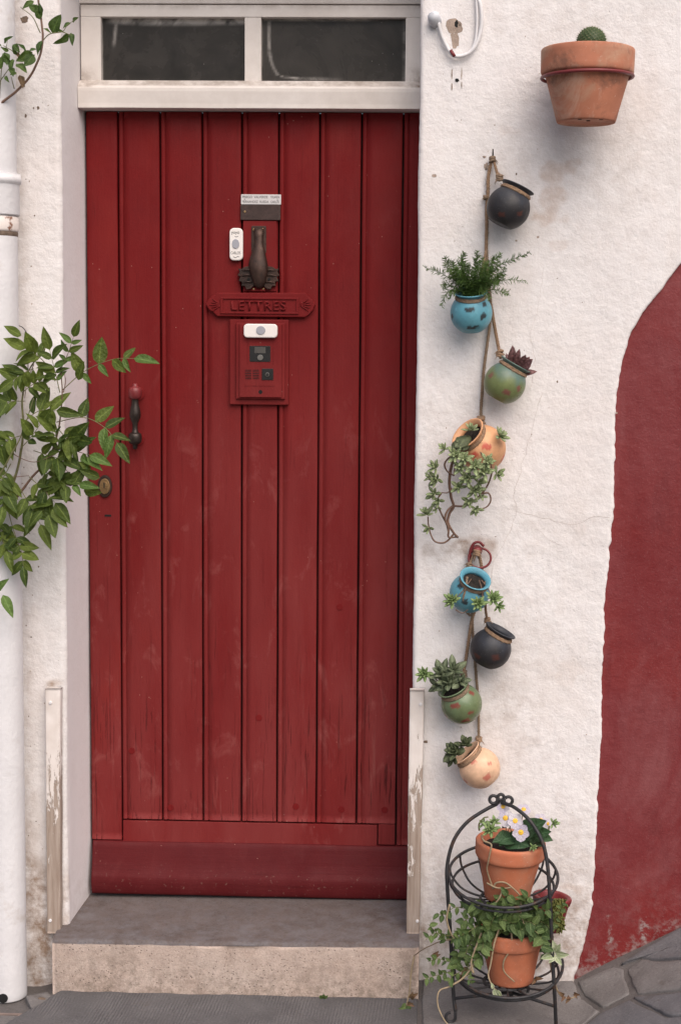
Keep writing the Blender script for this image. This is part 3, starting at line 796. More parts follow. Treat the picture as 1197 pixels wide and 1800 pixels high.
# dull metal plate under it
x0, x1, z0, z1 = rect(423, 493, 360, 387, DOOR_Y - .007)
mp = plate('metal_plate', rrect(x0, x1, z0, z1, .002, 2), DOOR_Y - .007, DOOR_Y + .001, M_PLATED, door, .0012)
disc('screw', 430.5, 372, .003, DOOR_Y - .0085, DOOR_Y - .006, M_BRASS, mp, .0006, 14)
# knocker
x0, x1, z0, z1 = rect(428, 486, 388, 512, DOOR_Y - .004)
redbox('knocker_board', x0, x1, DOOR_Y - .004, DOOR_Y + .002, z0, z1, .001, M_REDM)
yk = DOOR_Y - .006
def KP(u, v_, y): return P(u, v_, y)
cs = [(455, 402, 9, -.016), (455, 415, 7.5, -.020), (455, 428, 7.0, -.024), (455, 438, 10, -.026), (454, 452, 14, -.030), (454, 466, 17, -.034),
      (455, 478, 16, -.036), (455, 488, 13, -.037), (456, 496, 11, -.036), (456, 503, 8, -.030), (456, 507, 4, -.024)]
v = []; f = []; SEG = 16
for (u, v_, hw, dy) in cs:
    c = P(u, v_, DOOR_Y + dy * .62)
    for k in range(SEG):
        a = 2 * math.pi * k / SEG; rr = hw / 655
        v.append(c + Vector((rr * math.cos(a), rr * .62 * math.sin(a) + .001, 0)))
for i in range(len(cs) - 1):
    for k in range(SEG): f.append((i * SEG + k, i * SEG + (k + 1) % SEG, (i + 1) * SEG + (k + 1) % SEG, (i + 1) * SEG + k))
f += [tuple(range(SEG))[::-1], tuple((len(cs) - 1) * SEG + k for k in range(SEG))]
kn = mesh_obj('knocker', v, f, M_BRONZE, door)
x0, x1, z0, z1 = rect(442, 468, 397, 445, yk)
plate('bracket', rrect(x0, x1, z0, z1, .003, 3), yk, DOOR_Y - .003, M_BRONZE, kn, .001)
for u in (446.5, 462): disc('screw', u, 403.5, .0034, yk - .003, yk, M_BRASS, kn, .001, 14)
for sgn in (-1, 1):
    lob = [(8, 472), (16, 468), (24, 469), (30, 473), (36, 472), (33, 478), (37, 484), (32, 487), (35, 494), (29, 496), (30, 503), (24, 503), (21, 509), (14, 508), (8, 502), (5, 490)]
    c = P(455, 488, yk - .004); ol = []
    for du, vv in lob:
        p_ = P(455 + sgn * du, vv, yk - .004); ol.append((p_.x, p_.z))
    if sgn < 0: ol = ol[::-1]
    wg = plate('wing', ol, yk - .010, yk, M_BRONZE, kn, .0016, 3)
    disc('wing_hole', 455 + sgn * 18, 491, .004, yk - .0112, yk - .009, M_HOLE, kn, .0004, 14)
    gg = G()
    for (d0, v0, d1, v1) in ((10, 476, 30, 476), (12, 484, 33, 486), (12, 496, 29, 498)):
        gg.add(*tube(catmull([P(455 + sgn * d0, v0, yk - .011), P(455 + sgn * (d0 + d1) / 2, (v0 + v1) / 2 - 1.5, yk - .0125), P(455 + sgn * d1, v1, yk - .0095)], 4), [.002, .0024, .0026, .0026, .0026, .0024, .002, .0016, .001], 6))
    gg.obj('vein', M_BRONZE, kn)
x0, x1, z0, z1 = rect(443, 467, 505, 512, yk)
plate('striker_plate', rrect(x0, x1, z0, z1, .001, 2), yk - .003, DOOR_Y - .003, M_REDM, kn, .001)
for u in (446, 463): disc('screw', u, 508, .0025, yk - .0045, yk - .002, M_BRASS, kn, .0005, 10)
# two push bells
def bell(u0, u1, v0, v1, yb_, bu, bv, br, brz, parent, r):
    x0, x1, z0, z1 = rect(u0, u1, v0, v1, yb_ - .014)
    b_ = plate('doorbell', rrect(x0, x1, z0, z1, r, 8), yb_ - .014, yb_, M_WPLAST, parent, .004, 4)
    c = P(bu, bv, yb_ - .016)
    plate('button', ellipse(c.x, c.z, br, brz), yb_ - .0165, yb_ - .012, M_GPLAST, b_, .001)
    return b_
b1 = bell(403.5, 427, 400.5, 458, DOOR_Y - .0005, 414.5, 428.5, .0098, .0125, door, .012)
yt = DOOR_Y - .0147
x0, x1, z0, z1 = rect(407, 421, 407, 413, yt); text('handwriting', 'yoyo', x0, x1, z0, z1, yt, M_INK, b1, .0002)
x0, x1, z0, z1 = rect(406, 423, 442, 447, yt); text('handwriting', 'CARLOS', x0, x1, z0, z1, yt, M_INK, b1, .0002)
gg = G(); gg.add(*tube([P(413, 415.5, yt), P(416, 416.5, yt), P(419, 415, yt)], .0006, 5)); gg.add(*tube([P(410, 451, yt), P(414, 453, yt), P(418, 451, yt), P(421, 451.5, yt)], .0006, 5)); gg.obj('handwriting', M_INK, b1)
# letter plate
yl = DOOR_Y - .014
def sym(pts): return pts
ol_px = [(382, 514.5), (536, 514.5), (541, 520), (549, 527), (554, 536), (550, 546), (542, 553), (536, 558), (382, 556), (376, 550), (367, 544), (362, 535), (366, 526), (375, 519)]
ol = [(P(u, v_, yl).x, P(u, v_, yl).z) for u, v_ in ol_px]
lp = plate('letter_plate', ol, yl, DOOR_Y + .001, M_REDM, door, .0035, 3)
# raised border and lettering in the field
x0, x1, z0, z1 = rect(392, 521, 525.5, 549, yl)
gg = G()
def frame(gx, x0, x1, z0, z1, y, r): gx.add(*tube([Vector((x0, y, z0)), Vector((x1, y, z0)), Vector((x1, y, z1)), Vector((x0, y, z1))], r, 6, True))
bmf = bmesh.new()
for a in ((x0 - .006, x1 + .006, z1, z1 + .005), (x0 - .006, x1 + .006, z0 - .005, z0), (x0 - .006, x0, z0, z1), (x1, x1 + .006, z0, z1)): boxbm(a[0], a[1], yl - .0035, yl + .001, a[2], a[3], .001, 2, bmf)
bm_obj('raised_border', bmf, M_REDM, lp)
x0, x1, z0, z1 = rect(407, 503, 528.5, 546, yl)
text('relief_lettering', 'LETTRES', x0, x1, z0, z1, yl + .0005, M_REDM, lp, .0050, 0, 1.1, .012)
for sgn in (-1, 1):
    gg = G(); cu = 458 + sgn * 70
    for dv in (-11, -5, 0, 5, 11):
        gg.add(*tube(catmull([P(cu, 536 + dv * .15, yl - .0005), P(cu + sgn * 9, 536 + dv * .6, yl - .002), P(cu + sgn * (19 - abs(dv) * .5), 536 + dv, yl - .0003)], 4), .0016, 6))
    gg.obj('palmette', M_REDM, lp)
# intercom
x0, x1, z0, z1 = rect(404, 507, 561, 712, DOOR_Y - .012)
ic = redbox('intercom', x0, x1, DOOR_Y - .012, DOOR_Y + .001, z0, z1, .0025, M_REDM)
x0, x1, z0, z1 = rect(415, 501, 567, 702, DOOR_Y - .020); redbox('housing', x0, x1, DOOR_Y - .020, DOOR_Y - .011, z0, z1, .003, M_REDM, ic)
x0, x1, z0, z1 = rect(421, 495, 570, 699, DOOR_Y - .026); redbox('face_panel', x0, x1, DOOR_Y - .026, DOOR_Y - .019, z0, z1, .002, M_REDM, ic)
yi = DOOR_Y - .026
bell(428.5, 487.5, 569, 594, yi + .001, 458.5, 580.5, .0122, .0112, ic, .010)
x0, x1, z0, z1 = rect(439, 475.5, 608, 636, yi - .001)
plate('window', rrect(x0, x1, z0, z1, .002, 2), yi - .0012, yi + .002, M_BPLAST, ic, .0004)
x0, x1, z0, z1 = rect(447.5, 467, 610, 621, yi - .002); plate('name_card', rrect(x0, x1, z0, z1, .0008, 2), yi - .002, yi, M_SMOKE, ic, .0003)
disc('push_button', 457.5, 628.5, .0078, yi - .004, yi, m_simple('grey_button', (.13, .125, .115), .4), ic, .001)
x0, x1, z0, z1 = rect(460.5, 480.5, 648, 668, yi - .001); plate('camera_window', rrect(x0, x1, z0, z1, .001, 2), yi - .0015, yi + .002, M_BPLAST, ic, .0004)
disc('camera_lens', 470, 658.5, .0062, yi - .0035, yi, M_SMOKE, ic, .001)
disc('camera_pupil', 470, 658.5, .0032, yi - .0042, yi - .003, M_BPLAST, ic, .0004)
bmf = bmesh.new()
for r_ in range(6):
    for c_ in range(2):
        a = P(431 + c_ * 13.5, 650 + r_ * 3.0, yi); b = P(431 + c_ * 13.5 + 11, 651.2 + r_ * 3.0, yi)
        boxbm(a.x, b.x, yi - .0006, yi + .001, b.z, a.z, 0, 1, bmf)
sp = bm_obj('speaker_slots', bmf, M_WOODDK, ic)
disc('keyhole', 458, 689, .0052, yi - .0007, yi + .001, M_HOLE, ic, 0)
bmf = bmesh.new()
for (u0, u1, v0, v1) in ((435, 435.8, 596, 640), (480, 480.8, 596, 640), (430, 484, 678, 678.8)):
    a = P(u0, v0, yi); b = P(u1, v1, yi); boxbm(a.x, b.x, yi - .0008, yi + .001, b.z, a.z, 0, 1, bmf)
bm_obj('seam', bmf, M_REDM, ic)
# pull handle: a red rose above, a turned dark grip, a dark knob below
hy = DOOR_Y - .032
hc = [(238, 674, 3.2), (238, 676, 4.6), (238, 679, 5), (238, 680.5, 8.5), (238, 683, 11), (238, 688, 12), (238, 696, 11.5), (238, 700, 10), (238, 702, 7)]
def turned(cs, n=18):
    v = []; f = []
    for (u, v_, hw) in cs:
        c = P(u, v_, hy)
        for k in range(n):
            a = 2 * math.pi * k / n; v.append(c + Vector((hw / 662 * math.cos(a), hw / 662 * math.sin(a), 0)))
    for i in range(len(cs) - 1):
        for k in range(n): f.append((i * n + k, i * n + (k + 1) % n, (i + 1) * n + (k + 1) % n, (i + 1) * n + k))
    f += [tuple(range(n))[::-1], tuple((len(cs) - 1) * n + k for k in range(n))]
    return v, f
hd = mesh_obj('pull_handle', *turned([(238, 700, 7), (238, 703, 6.2), (238, 710, 6.5), (238, 718, 8.5), (238, 726, 10), (238, 733, 10), (238, 739, 7.5), (238, 744, 5), (238, 752, 4.6), (238, 759, 5.5), (238, 762, 9)]), M_DIRON, door)
mesh_obj('upper_mount', *turned(hc), M_REDR, hd)
mesh_obj('lower_mount', *turned([(238, 761, 9), (238, 763, 11.2), (238, 768, 12), (238, 775, 11.8), (238, 779, 10), (238, 781, 6), (238, 783, 4.5), (238, 788, 4), (238, 790, 2)]), M_DIRON, hd)
for v_ in (692, 771):
    a = P(241, v_, DOOR_Y); gg = G(); gg.add(*tube([Vector((a.x, DOOR_Y + .002, a.z)), Vector((a.x, hy, a.z))], .0095, 12)); gg.obj('post', M_REDR if v_ < 700 else M_DIRON, hd)
    disc('rose', 242, v_, .019, DOOR_Y - .004, DOOR_Y + .002, M_REDM, hd, .0015)
# lock
lk = disc('lock', 184.5, 855, .0195, DOOR_Y - .007, DOOR_Y + .002, M_BRONZE, door, .003, 28, .0305)
disc('lock_ring', 184.5, 855, .0140, DOOR_Y - .0105, DOOR_Y - .005, M_BRASS, lk, .0015, 24, .0215)
disc('cylinder', 183.5, 853, .0098, DOOR_Y - .0125, DOOR_Y - .009, M_BRASS, lk, .001, 24)
x0, x1, z0, z1 = rect(182.6, 184.6, 848, 858, DOOR_Y - .0128); plate('keyhole', rrect(x0, x1, z0, z1, .0008, 2), DOOR_Y - .0129, DOOR_Y - .012, M_HOLE, lk, 0)
x0, x1, z0, z1 = rect(184.5, 196, 904.5, 908, DOOR_Y - .0006); plate('key_slot', rrect(x0, x1, z0, z1, .0006, 2), DOOR_Y - .0012, DOOR_Y + .001, M_HOLE, door, 0)

# ------------------------------------------------------------------ step, boards
XS0, XS1 = P(92, 1700, -.094).x, P(736, 1700, -.094).x
def step_mesh():
    # profile in (y,z): back of tread -> nosing -> foot; swept along x, with worn edge
    pr = [(.30, 0)] + [(y, 0) for y in frange(.26, -.080, .012)]
    for k in range(1, 6):
        a = R(90 * k / 5); pr.append((-.080 - .014 * math.sin(a), -.012 + .012 * math.cos(a)))
    pr += [(-.094, z) for z in frange(-.020, -.19, .008)]
    xs = frange(XS0, XS1, .009); v = []; f = []; tp = []; ed = []; di = []
    xx = [(XS0, 1)] + [(x, 0) for x in xs] + [(XS1, 1)]
    for j, (x, capped) in enumerate(xx):
        for k, (y, dz) in enumerate(pr):
            z = tread(x, y) + dz
            wear = -.0035 * math.exp(-((x - .5 * (XS0 + XS1)) / .25) ** 2) * smooth(.2, -.09, y)
            n1 = .0022 * fbm(x * 9, z * 9 + y * 9, 2, 3)
            fr = dz < -.0115
            px_, py_, pz_ = x, y, z
            if fr: py_ += n1 * 1.4 + .0014 * mnoise.noise((x * 70, z * 70, 0))
            else: pz_ += wear + n1 * .4 + (.003 * fbm(x * 16, 3, 3, 2) if y < -.07 else 0)
            endt = min(x - XS0, XS1 - x)
            if endt < .012 and y < -.05: py_ += (.012 - endt) * .5
            if capped: px_ += .0
            v.append(Vector((px_, py_, pz_)))
            tp.append(0. if fr else 1.)
            e = smooth(-.02, -.085, y) + smooth(.10, .02, x - XS0) + smooth(.22, .05, XS1 - x) * .8 + .2 * smooth(.1, .16, y)
            ed.append(min(1, e)); 
            di.append(min(1, smooth(.05, .0, z + .012 * fbm(x * 10, 1, 1, 2)) + .55 * smooth(.12, .0, XS1 - x) + .35 * smooth(.12, 0, abs(x - P(200, 1690, -.09).x))))
    m = len(pr)
    for i in range(len(xx) - 1):
        for k in range(m - 1): f.append((i * m + k, i * m + k + 1, (i + 1) * m + k + 1, (i + 1) * m + k))
    f.append(tuple(range(m))); f.append(tuple((len(xx) - 1) * m + k for k in range(m))[::-1])
    return v, f, {'top': tp, 'edge': ed, 'dirt_tone': di}
v, f, a = step_mesh()
st = mesh_obj('doorstep', v, f, M_STEP, None, attrs=a)
tag(st, 'worn limestone doorstep with a grey tread under the red door', 'step')

def board(u0, u1, v0, v1, u0b, u1b, thick, label, top_paint):
    r = thing('edge_board', label, 'board', P((u0 + u1) / 2, v1, -.01), 'weathered boards either side of the doorway')
    a = P(u0, v0, -.028); b = P(u1, v0, -.028); c = P(u0b, v1, -.028); d = P(u1b, v1, -.028)
    nz = 110; nx = 8; v = []; f = []; pt = []
    cs = [(0, 0.026)] + [(0, .008), (.02, .001)] + [(t, 0) for t in (.08, .3, .5, .7, .9)] + [(.98, .0015), (1, .006), (1, .026)]
    for j in range(nz + 1):
        t = j / nz; z = c.z + (a.z - c.z) * t
        xl = c.x + (a.x - c.x) * t; xr = d.x + (b.x - d.x) * t
        for s, dy in cs:
            x = xl + (xr - xl) * s + .0012 * fbm(z * 8, s * 2, u0, 2)
            v.append(Vector((x, -.030 + dy - .0009 * fbm(x * 40, z * 12, u0, 2), z + (.0015 * mnoise.noise((s * 6, u0, j)) if j in (0, nz) else 0))))
            p = top_paint(t, s); pt.append(max(-1.2, min(1.6, p)))
    m = len(cs)
    for j in range(nz):
        for i in range(m - 1): f.append((j * m + i, j * m + i + 1, (j + 1) * m + i + 1, (j + 1) * m + i))
    f.append(tuple(range(m))); f.append(tuple(nz * m + i for i in range(m))[::-1])
    mesh_obj('plank', v, f, M_BOARD, r, attrs={'paint': pt})
    um = (u0 + u1) / 2; umb = (u0b + u1b) / 2
    for (u, v_) in ((um - (4 if u0 < 200 else -6), v0 + 25), (umb - (6 if u0 < 200 else -8), v1 - 22)):
        c = P(u, v_, -.031); plate('nail_head', ellipse(c.x, c.z, .0042, .0042, 14), -.0335, -.028, M_CABLE, r, .001)
    return r
board(80, 107, 1210, 1640, 83, 107, .03, 'weathered board with peeling white paint left of the red door', lambda t, s: .5 + (t - .52) * 2.6 - s * .30 + .50 * math.exp(-((t - .30) / .035) ** 2) * (1 - s * .5) - .15 * smooth(.35, .2, t) + .10 * fbm(t * 40, s * 3, 2, 3))
board(720.5, 746, 1213, 1641, 714, 737, .03, 'weathered board with worn white paint right of the red door, beside plant stand', lambda t, s: .36 + (t - .42) * 1.5 + .12 * math.sin(t * 9) + (.1 - .3 * s) + .14 * fbm(t * 30, s * 4, 5, 3))

# ------------------------------------------------------------------ ground
X0R = P(1000, 1716, 0).x; pe = P(1197, 1632, 0)
SL = (pe.z - 0.012) / (pe.x - X0R)
def gz(x, y):
    t = x - X0R - .0
    z = SL * max(0, t) if t < 1.2 else SL * 1.2 + (t - 1.2) * .08
    s_ = smooth(-.05, .06, t)
    return -.004 + .02 * smooth(-.1, 0, y) * (x > XS1 - .01) + z * s_ * (1 - .30 * smooth(0, 1.5, -y))
def PR(u, v_):                                  # pixel to the sloping ground
    d = ray(u, v_); t = 3.6
    for _ in range(60):
        p = CAM + d * t; e = p.z - gz(p.x, p.y); t += e / (-d.z) * .6
    p = CAM + d * t; return p
xs = frange(-14, -1.2, .8)[:-1] + frange(-1.2, 1.4, .025) + frange(1.4, 14, .8)[1:]
ys = frange(-14, -1.0, .6)[:-1] + frange(-1.0, .06, .025)
v = []; f = []
for y in ys:
    for x in xs:
        n1 = .006 * fbm(x * 7, y * 7, 3, 3) if -1.3 < x < 1.5 and y > -1.1 else 0
        dip = -.022 * smooth(P(115, 1760, -.05).x, P(60, 1760, -.05).x, x)
        v.append(Vector((x, y, gz(x, y) - .0035 + .4 * n1 + dip)))
n_ = len(xs)
for j in range(len(ys) - 1):
    for i in range(n_ - 1): f.append((j * n_ + i, j * n_ + i + 1, (j + 1) * n_ + i + 1, (j + 1) * n_ + i))
ground = structure(mesh_obj('ground', v, f, M_GROUND))
pave = structure(bpy.data.objects.new('pavement', None)); COL.objects.link(pave); PINV['pavement'] = Matrix()
def flag(poly, mat, thick=.03, h=.0, seed=0, name='flagstone', conv=None, jit=.004):
    pts = []
    base = [conv(u, v_) for u, v_ in poly]
    for i, a in enumerate(base):
        b = base[(i + 1) % len(base)]; n = max(2, int((b - a).length / .018))
        for k in range(n):
            p = a.lerp(b, k / n); pts.append(Vector((p.x + jit * fbm(p.x * 25, p.y * 25, seed, 2), p.y + jit * fbm(p.y * 25, p.x * 25, seed + 5, 2), 0)))
    c = sum(pts, Vector()) / len(pts); v = []; f = []; n = len(pts)
    rings = [(1.0, -thick), (1.0, -.004), (.992, -.0012), (.975, 0), (.82, .0006), (.6, .0006), (.3, .0006)]
    for s, dz in rings:
        for p in pts:
            q = c.lerp(p, s); v.append(Vector((q.x, q.y, gz(q.x, q.y) + h + dz + .0035 * fbm(q.x * 9, q.y * 9, seed, 3))))
    v.append(Vector((c.x, c.y, gz(c.x, c.y) + h + .001)))
    for r_ in range(len(rings) - 1):
        for i in range(n): f.append((r_ * n + i, r_ * n + (i + 1) % n, (r_ + 1) * n + (i + 1) % n, (r_ + 1) * n + i))
    k = (len(rings) - 1) * n
    for i in range(n): f.append((k + i, k + (i + 1) % n, len(v) - 1))
    return mesh_obj(name, v, f, mat, pave)
Y_S = -.099
def wp(x, y): return Vector((x, y, 0))
xl, xr = PG(103, 1747).x, PG(735, 1747).x
flag([(xl, -.09), (xr, -.09), (xr, -.62), (xl - .22, -.62)], M_SLAB, .05, .004, 1, 'threshold_slab', wp, .0025)
flag([(742, 1722), (1004, 1722), (1018, 1750), (1052, 1778), (1000, 1812), (960, 1990), (745, 1990)], M_FLAG, .03, .003, 2, conv=PR)
flag([(1016, 1726), (1078, 1700), (1094, 1706), (1106, 1746), (1060, 1771), (1024, 1747)], M_FLAG, .03, .003, 3, conv=PR)
flag([(1103, 1704), (1128, 1687), (1240, 1688), (1240, 1735), (1120, 1748)], M_FLAG, .03, .0025, 4, conv=PR)
flag([(1090, 1696), (1130, 1670), (1240, 1606), (1240, 1682), (1126, 1682)], M_FLAGB, .03, .004, 5, conv=PR)
flag([(1112, 1754), (1240, 1741), (1240, 1780), (1178, 1788)], M_FLAGB, .03, .0025, 6, conv=PR)
flag([(1010, 1812), (1062, 1778), (1104, 1760), (1172, 1791), (1240, 1788), (1240, 1990), (975, 1990)], M_FLAGB, .03, .0035, 7, conv=PR)
flag([(-60, 1790), (-20, 1778), (40, 1772), (70, 1795), (40, 1840), (-60, 1850)], M_FLAG, .03, -.016, 8, conv=PR)
flag([(46, 1745), (84, 1738), (98, 1750), (84, 1772), (56, 1768)], M_FLAG, .03, -.010, 9, conv=PR)
flag([(-60, 1862), (38, 1848), (72, 1803), (60, 1990), (-60, 1990)], M_FLAGB, .03, -.012, 10, conv=PR)
for i in range(60):                                # more flags towards the viewer, outside the picture
    pass
# little stones and a plant tuft at the foot of the pipe
def pebble(u, v_, r, mat, label, seed):
    bm = bmesh.new(); bmesh.ops.create_icosphere(bm, subdivisions=2, radius=1)
    c = PR(u, v_)
    for q in bm.verts:
        k = 1 + .35 * mnoise.noise(q.co * 1.3 + Vector((seed, 0, 0)))
        q.co = Vector((c.x + q.co.x * r * k * 1.3, c.y + q.co.y * r * k, c.z - .018 + r * .45 + q.co.z * r * .65 * k))
    tag(bm_obj('pebble', bm, mat, None, True), label, 'pebble', 'small stones by the drainpipe')
pebble(51, 1780, .008, M_PLASTER, 'small white pebble by the foot of the drainpipe', 1)
pebble(68, 1777, .010, M_PEBBLE, 'small tan pebble between drainpipe and paving slab', 2)
pebble(61, 1774, .009, M_GRIME, 'small dark pebble between drainpipe and paving slab', 3)
pebble(73, 1749, .010, M_GRIME, 'dark lump of stone at the foot of the wall', 4)
# drain cover
dc = thing('drain_cover', 'small rusty framed drain cover at the foot of the drainpipe', 'drain cover', PR(5, 1795))
a = PR(-60, 1822); b = PR(40, 1776); zf = gz(b.x, b.y) - .0135
gx0, gx1, gy0, gy1 = a.x, b.x, min(a.y, b.y), b.y
for (x0, x1, y0, y1) in ((gx0, gx1, gy1 - .008, gy1), (gx0, gx1, gy0, gy0 + .008), (gx1 - .008, gx1, gy0 + .008, gy1 - .008), (gx0, gx0 + .008, gy0 + .008, gy1 - .008)):
    box('frame_bar', x0, x1, y0, y1, zf - .01, zf + .006, m_simple('rusty_frame', (.20, .15, .13), .7), dc, .001)
box('cover_plate', gx0 + .009, gx1 - .009, gy0 + .009, gy1 - .009, zf - .01, zf + .003, M_FLAG, dc, .001)

# ------------------------------------------------------------------ drainpipe
pp = P(0, 1000, -.07); dp = thing('drainpipe', 'white painted drainpipe with a jointed sleeve at the left edge', 'drainpipe', (pp.x, -.07, 0))
def pipe_r(v_, u_edge): return None
PX0 = P(1, 900, -.07).x; RP = P(37, 900, -.07).x - PX0
def cyl(name, prof, mat, seg=40):
    vv, ff = lathe(prof, seg)
    vv = [Vector((PX0 + q.x + .0012 * mnoise.noise((q.z * 3, 1, 1)), -.07 + q.y, q.z)) for q in vv]
    return mesh_obj(name, vv, ff, mat, dp)
zj0, zj1 = P(20, 377, -.12).z, P(20, 306, -.12).z
zbot = P(20, 1764, -.12).z
cyl('pipe', [(RP * .92, zbot), (RP * .985, zbot + .001), (RP, zbot + .004)] + [(RP * (1 + .004 * mnoise.noise((z * 5, 2, 0))), z) for z in frange(zbot + .02, zj0 - .004, .05)] + [(RP, zj0)], M_PIPE)
cyl('sleeve', [(RP, zj0), (RP * 1.10, zj0 + .001), (RP * 1.11, zj0 + .004), (RP * 1.11, zj0 + .075), (RP * 1.12, zj0 + .078), (RP * 1.2, zj0 + .081), (RP * 1.21, zj0 + .088), (RP * 1.17, zj0 + .103), (RP * 1.14, zj1 + .001), (RP * 1.02, zj1 + .004)], M_PIPE)
cyl('pipe', [(RP * 1.0, zj1 - .01), (RP * 1.0, zj1 + .3), (RP * 1.0, ZTOP)], M_PIPE)
z1 = zj0 - .001; z2 = P(20, 410, -.12).z
cyl('bracket', [(RP * 1.0, z2 + .006), (RP * 1.05, z2 + .008), (RP * 1.06, z2 + .012), (RP * 1.06, z1 - .003), (RP * 1.01, z1 - .001)], M_PIPED)
cyl('grime_ring', [(RP * 1.0, z2 - .005), (RP * 1.018, z2 - .003), (RP * 1.022, z2 + .004), (RP * 1.0, z2 + .008)], M_GRIME)
hc = P(6, 1755, -.07 - RP); plate('outlet_hole', ellipse(hc.x, hc.z, .0125, .0125), -.07 - RP - .0012, -.07 - RP + .004, M_HOLE, dp, 0)
# thin wire looping beside the pipe
tag(G().add(*tube(catmull([P(33, 572, -.03), P(42, 577, -.012), P(49, 590, -.006), P(50, 615, -.006), P(50, 650, -.006)], 6), .0011, 6)).obj('wire', M_INK), 'thin dark wire curling out from behind the drainpipe', 'wire')

# ------------------------------------------------------------------ cable and lamp stub, nail, ring
cb = thing('cable', 'white cable looping from a small junction cap on the wall beside the fanlight', 'cable', P(790, 60, 0))
c0 = [(770, 40, -.02), (776, 62, -.014), (785, 82, -.010), (796, 97, -.010), (812, 98, -.010), (828, 90, -.010), (840, 70, -.010), (846, 40, -.010), (844, 10, -.010), (836, -15, -.010), (832, -60, -.010)]
G().add(*tube(catmull([P(*q) for q in c0], 8), .0046, 10)).obj('cord', M_CABLE, cb)
c1 = [(768, 48, -.012), (776, 72, -.009), (790, 92, -.009), (806, 101, -.009), (822, 94, -.009), (834, 76, -.009), (838, 40, -.009), (837, 0, -.009), (836, -60, -.009)]
G().add(*tube(catmull([P(*q) for q in c1], 8), .0032, 8)).obj('cord', M_CABLE, cb)
a, b = P(766, 34, -.024), P(763, 36, .002)
vv, ff = lathe([(0.001, .026), (.008, .025), (.0145, .018), (.0165, .006), (.0165, -.004), (.014, -.010)], 20)
Mq = basis(P(764, 36, -.012), (-.12, -.6, .30), (1, 0, 0), 1, 1, 1)
mesh_obj('junction_cap', [Mq @ Vector((q.x, q.z, q.y)) for q in vv], ff, m_simple('grey_white_plastic', (.58, .60, .64), .5), cb)
rt = [P(792, 88, -.0165), P(796, 95, -.017), P(799, 99, -.0165)]
G().add(*tube(rt, .0042, 8)).obj('red_tape', M_REDR, cb)

nail = tag(G().add(*tube([P(866, 262, -.030), P(866, 274, -.020), P(865.5, 284, -.016), P(865, 281, .004)], [.0016, .0022, .0024, .0024], 8)).obj('nail', M_DIRON), 'dark iron nail holding the upper string of pots', 'nail')
ring = thing('wall_ring', 'dark red iron ring hanging from a bolt in the white wall', 'ring', P(838, 965, 0))
c = P(838, 968, -.012)
vv, ff = lathe([(.001, .016), (.008, .015), (.0115, .010), (.012, .002), (.014, -.002), (.014, -.014)], 18)
mesh_obj('bolt', [c + Vector((q.x, -q.z, q.y)) for q in vv], [t[::-1] for t in ff], M_REDR, ring)
pts = [P(843 + 19.5 * math.cos(a_), 981 + 17.5 * math.sin(a_), -.020 - .006 * math.sin(a_)) for a_ in [2 * math.pi * k / 36 for k in range(36)]]
G().add(*tube(pts, .0030, 8, True)).obj('loop', M_REDR, ring)
G().add(*tube(catmull([P(828, 985, -.016), P(826, 970, -.018), P(832, 956, -.02), P(842, 953, -.02), P(850, 960, -.018)], 6), .0036, 8)).obj('hook', M_REDR, ring)
# ------------------------------------------------------------------ leaf meshes
def leaf_mesh(name, W, fold, curl, mat, n=7, sharp=1.0, wav=0.0, base=.78):
    v = []; f = []; mid = []; cols = (-1, -.55, 0, .55, 1)
    for i in range(n + 1):
        y = i / n
        w_ = W * (math.sin(math.pi * min(1, y ** base)) ** .8 if 0 < y < 1 else 0) * (1 - .25 * sharp * y) + .012 * (1 - y)
        for c in cols:
            v.append(Vector((w_ * c, y, fold * W * abs(c) * math.sin(math.pi * y) + curl * y * y + wav * math.sin(y * 11 + c * 2) * abs(c))))
            mid.append(1 - abs(c))
    for i in range(n):
        for k in range(4): f.append((i * 5 + k, i * 5 + k + 1, (i + 1) * 5 + k + 1, (i + 1) * 5 + k))
    o = mesh_obj(name, v, f, mat, None, attrs={'mid': mid}); me = o.data; bpy.data.objects.remove(o); return me
def fleshy_mesh(name, W, T, curl, mat, n=6, seg=8, fat=.6):
    v = []; f = []; mid = []
    for i in range(n + 1):
        y = i / n
        w_ = max(.02, math.sin(math.pi * min(.999, (y * .93 + .07) ** fat)) ** .75)
        for k in range(seg):
            a = 2 * math.pi * k / seg
            v.append(Vector((W * w_ * math.cos(a), y, T * w_ * math.sin(a) + curl * y * y + (.25 * W * w_ * math.cos(a) ** 2))))
            mid.append(abs(math.sin(a)) ** .7)
    for i in range(n):
        for k in range(seg): f.append((i * seg + k, i * seg + (k + 1) % seg, (i + 1) * seg + (k + 1) % seg, (i + 1) * seg + k))
    f += [tuple(range(seg))[::-1], tuple(n * seg + k for k in range(seg))]
    o = mesh_obj(name, v, f, mat, None, attrs={'mid': mid}); me = o.data; bpy.data.objects.remove(o); return me
ML_VINE = m_leaf('vine_leaf', (.042, .076, .014), (.15, .20, .034), trans=.28, rough=.52)
ML_VINEY = m_leaf('young_vine_leaf', (.09, .16, .035), (.13, .22, .055), trans=.3)
ML_TOP = m_leaf('creeper_leaf', (.035, .075, .018), (.10, .16, .035), trans=.25)
ML_DRY = m_leaf('dry_leaf', (.16, .085, .05), (.22, .14, .08), trans=.15)
ML_FERN = m_leaf('fern_needle', (.06, .12, .03), (.13, .21, .06), trans=.2)
ML_PURP = m_leaf('purple_succulent_leaf', (.115, .055, .055), (.17, .085, .085), trans=0, rough=.5)
ML_VAR = m_leaf('variegated_leaf', (.17, .23, .10), (.30, .36, .19), edge=(.60, .58, .38), trans=.05, rough=.5)
ML_ROS = m_leaf('rosette_leaf', (.14, .22, .08), (.25, .34, .14), edge=(.30, .38, .18), trans=.05, rough=.45)
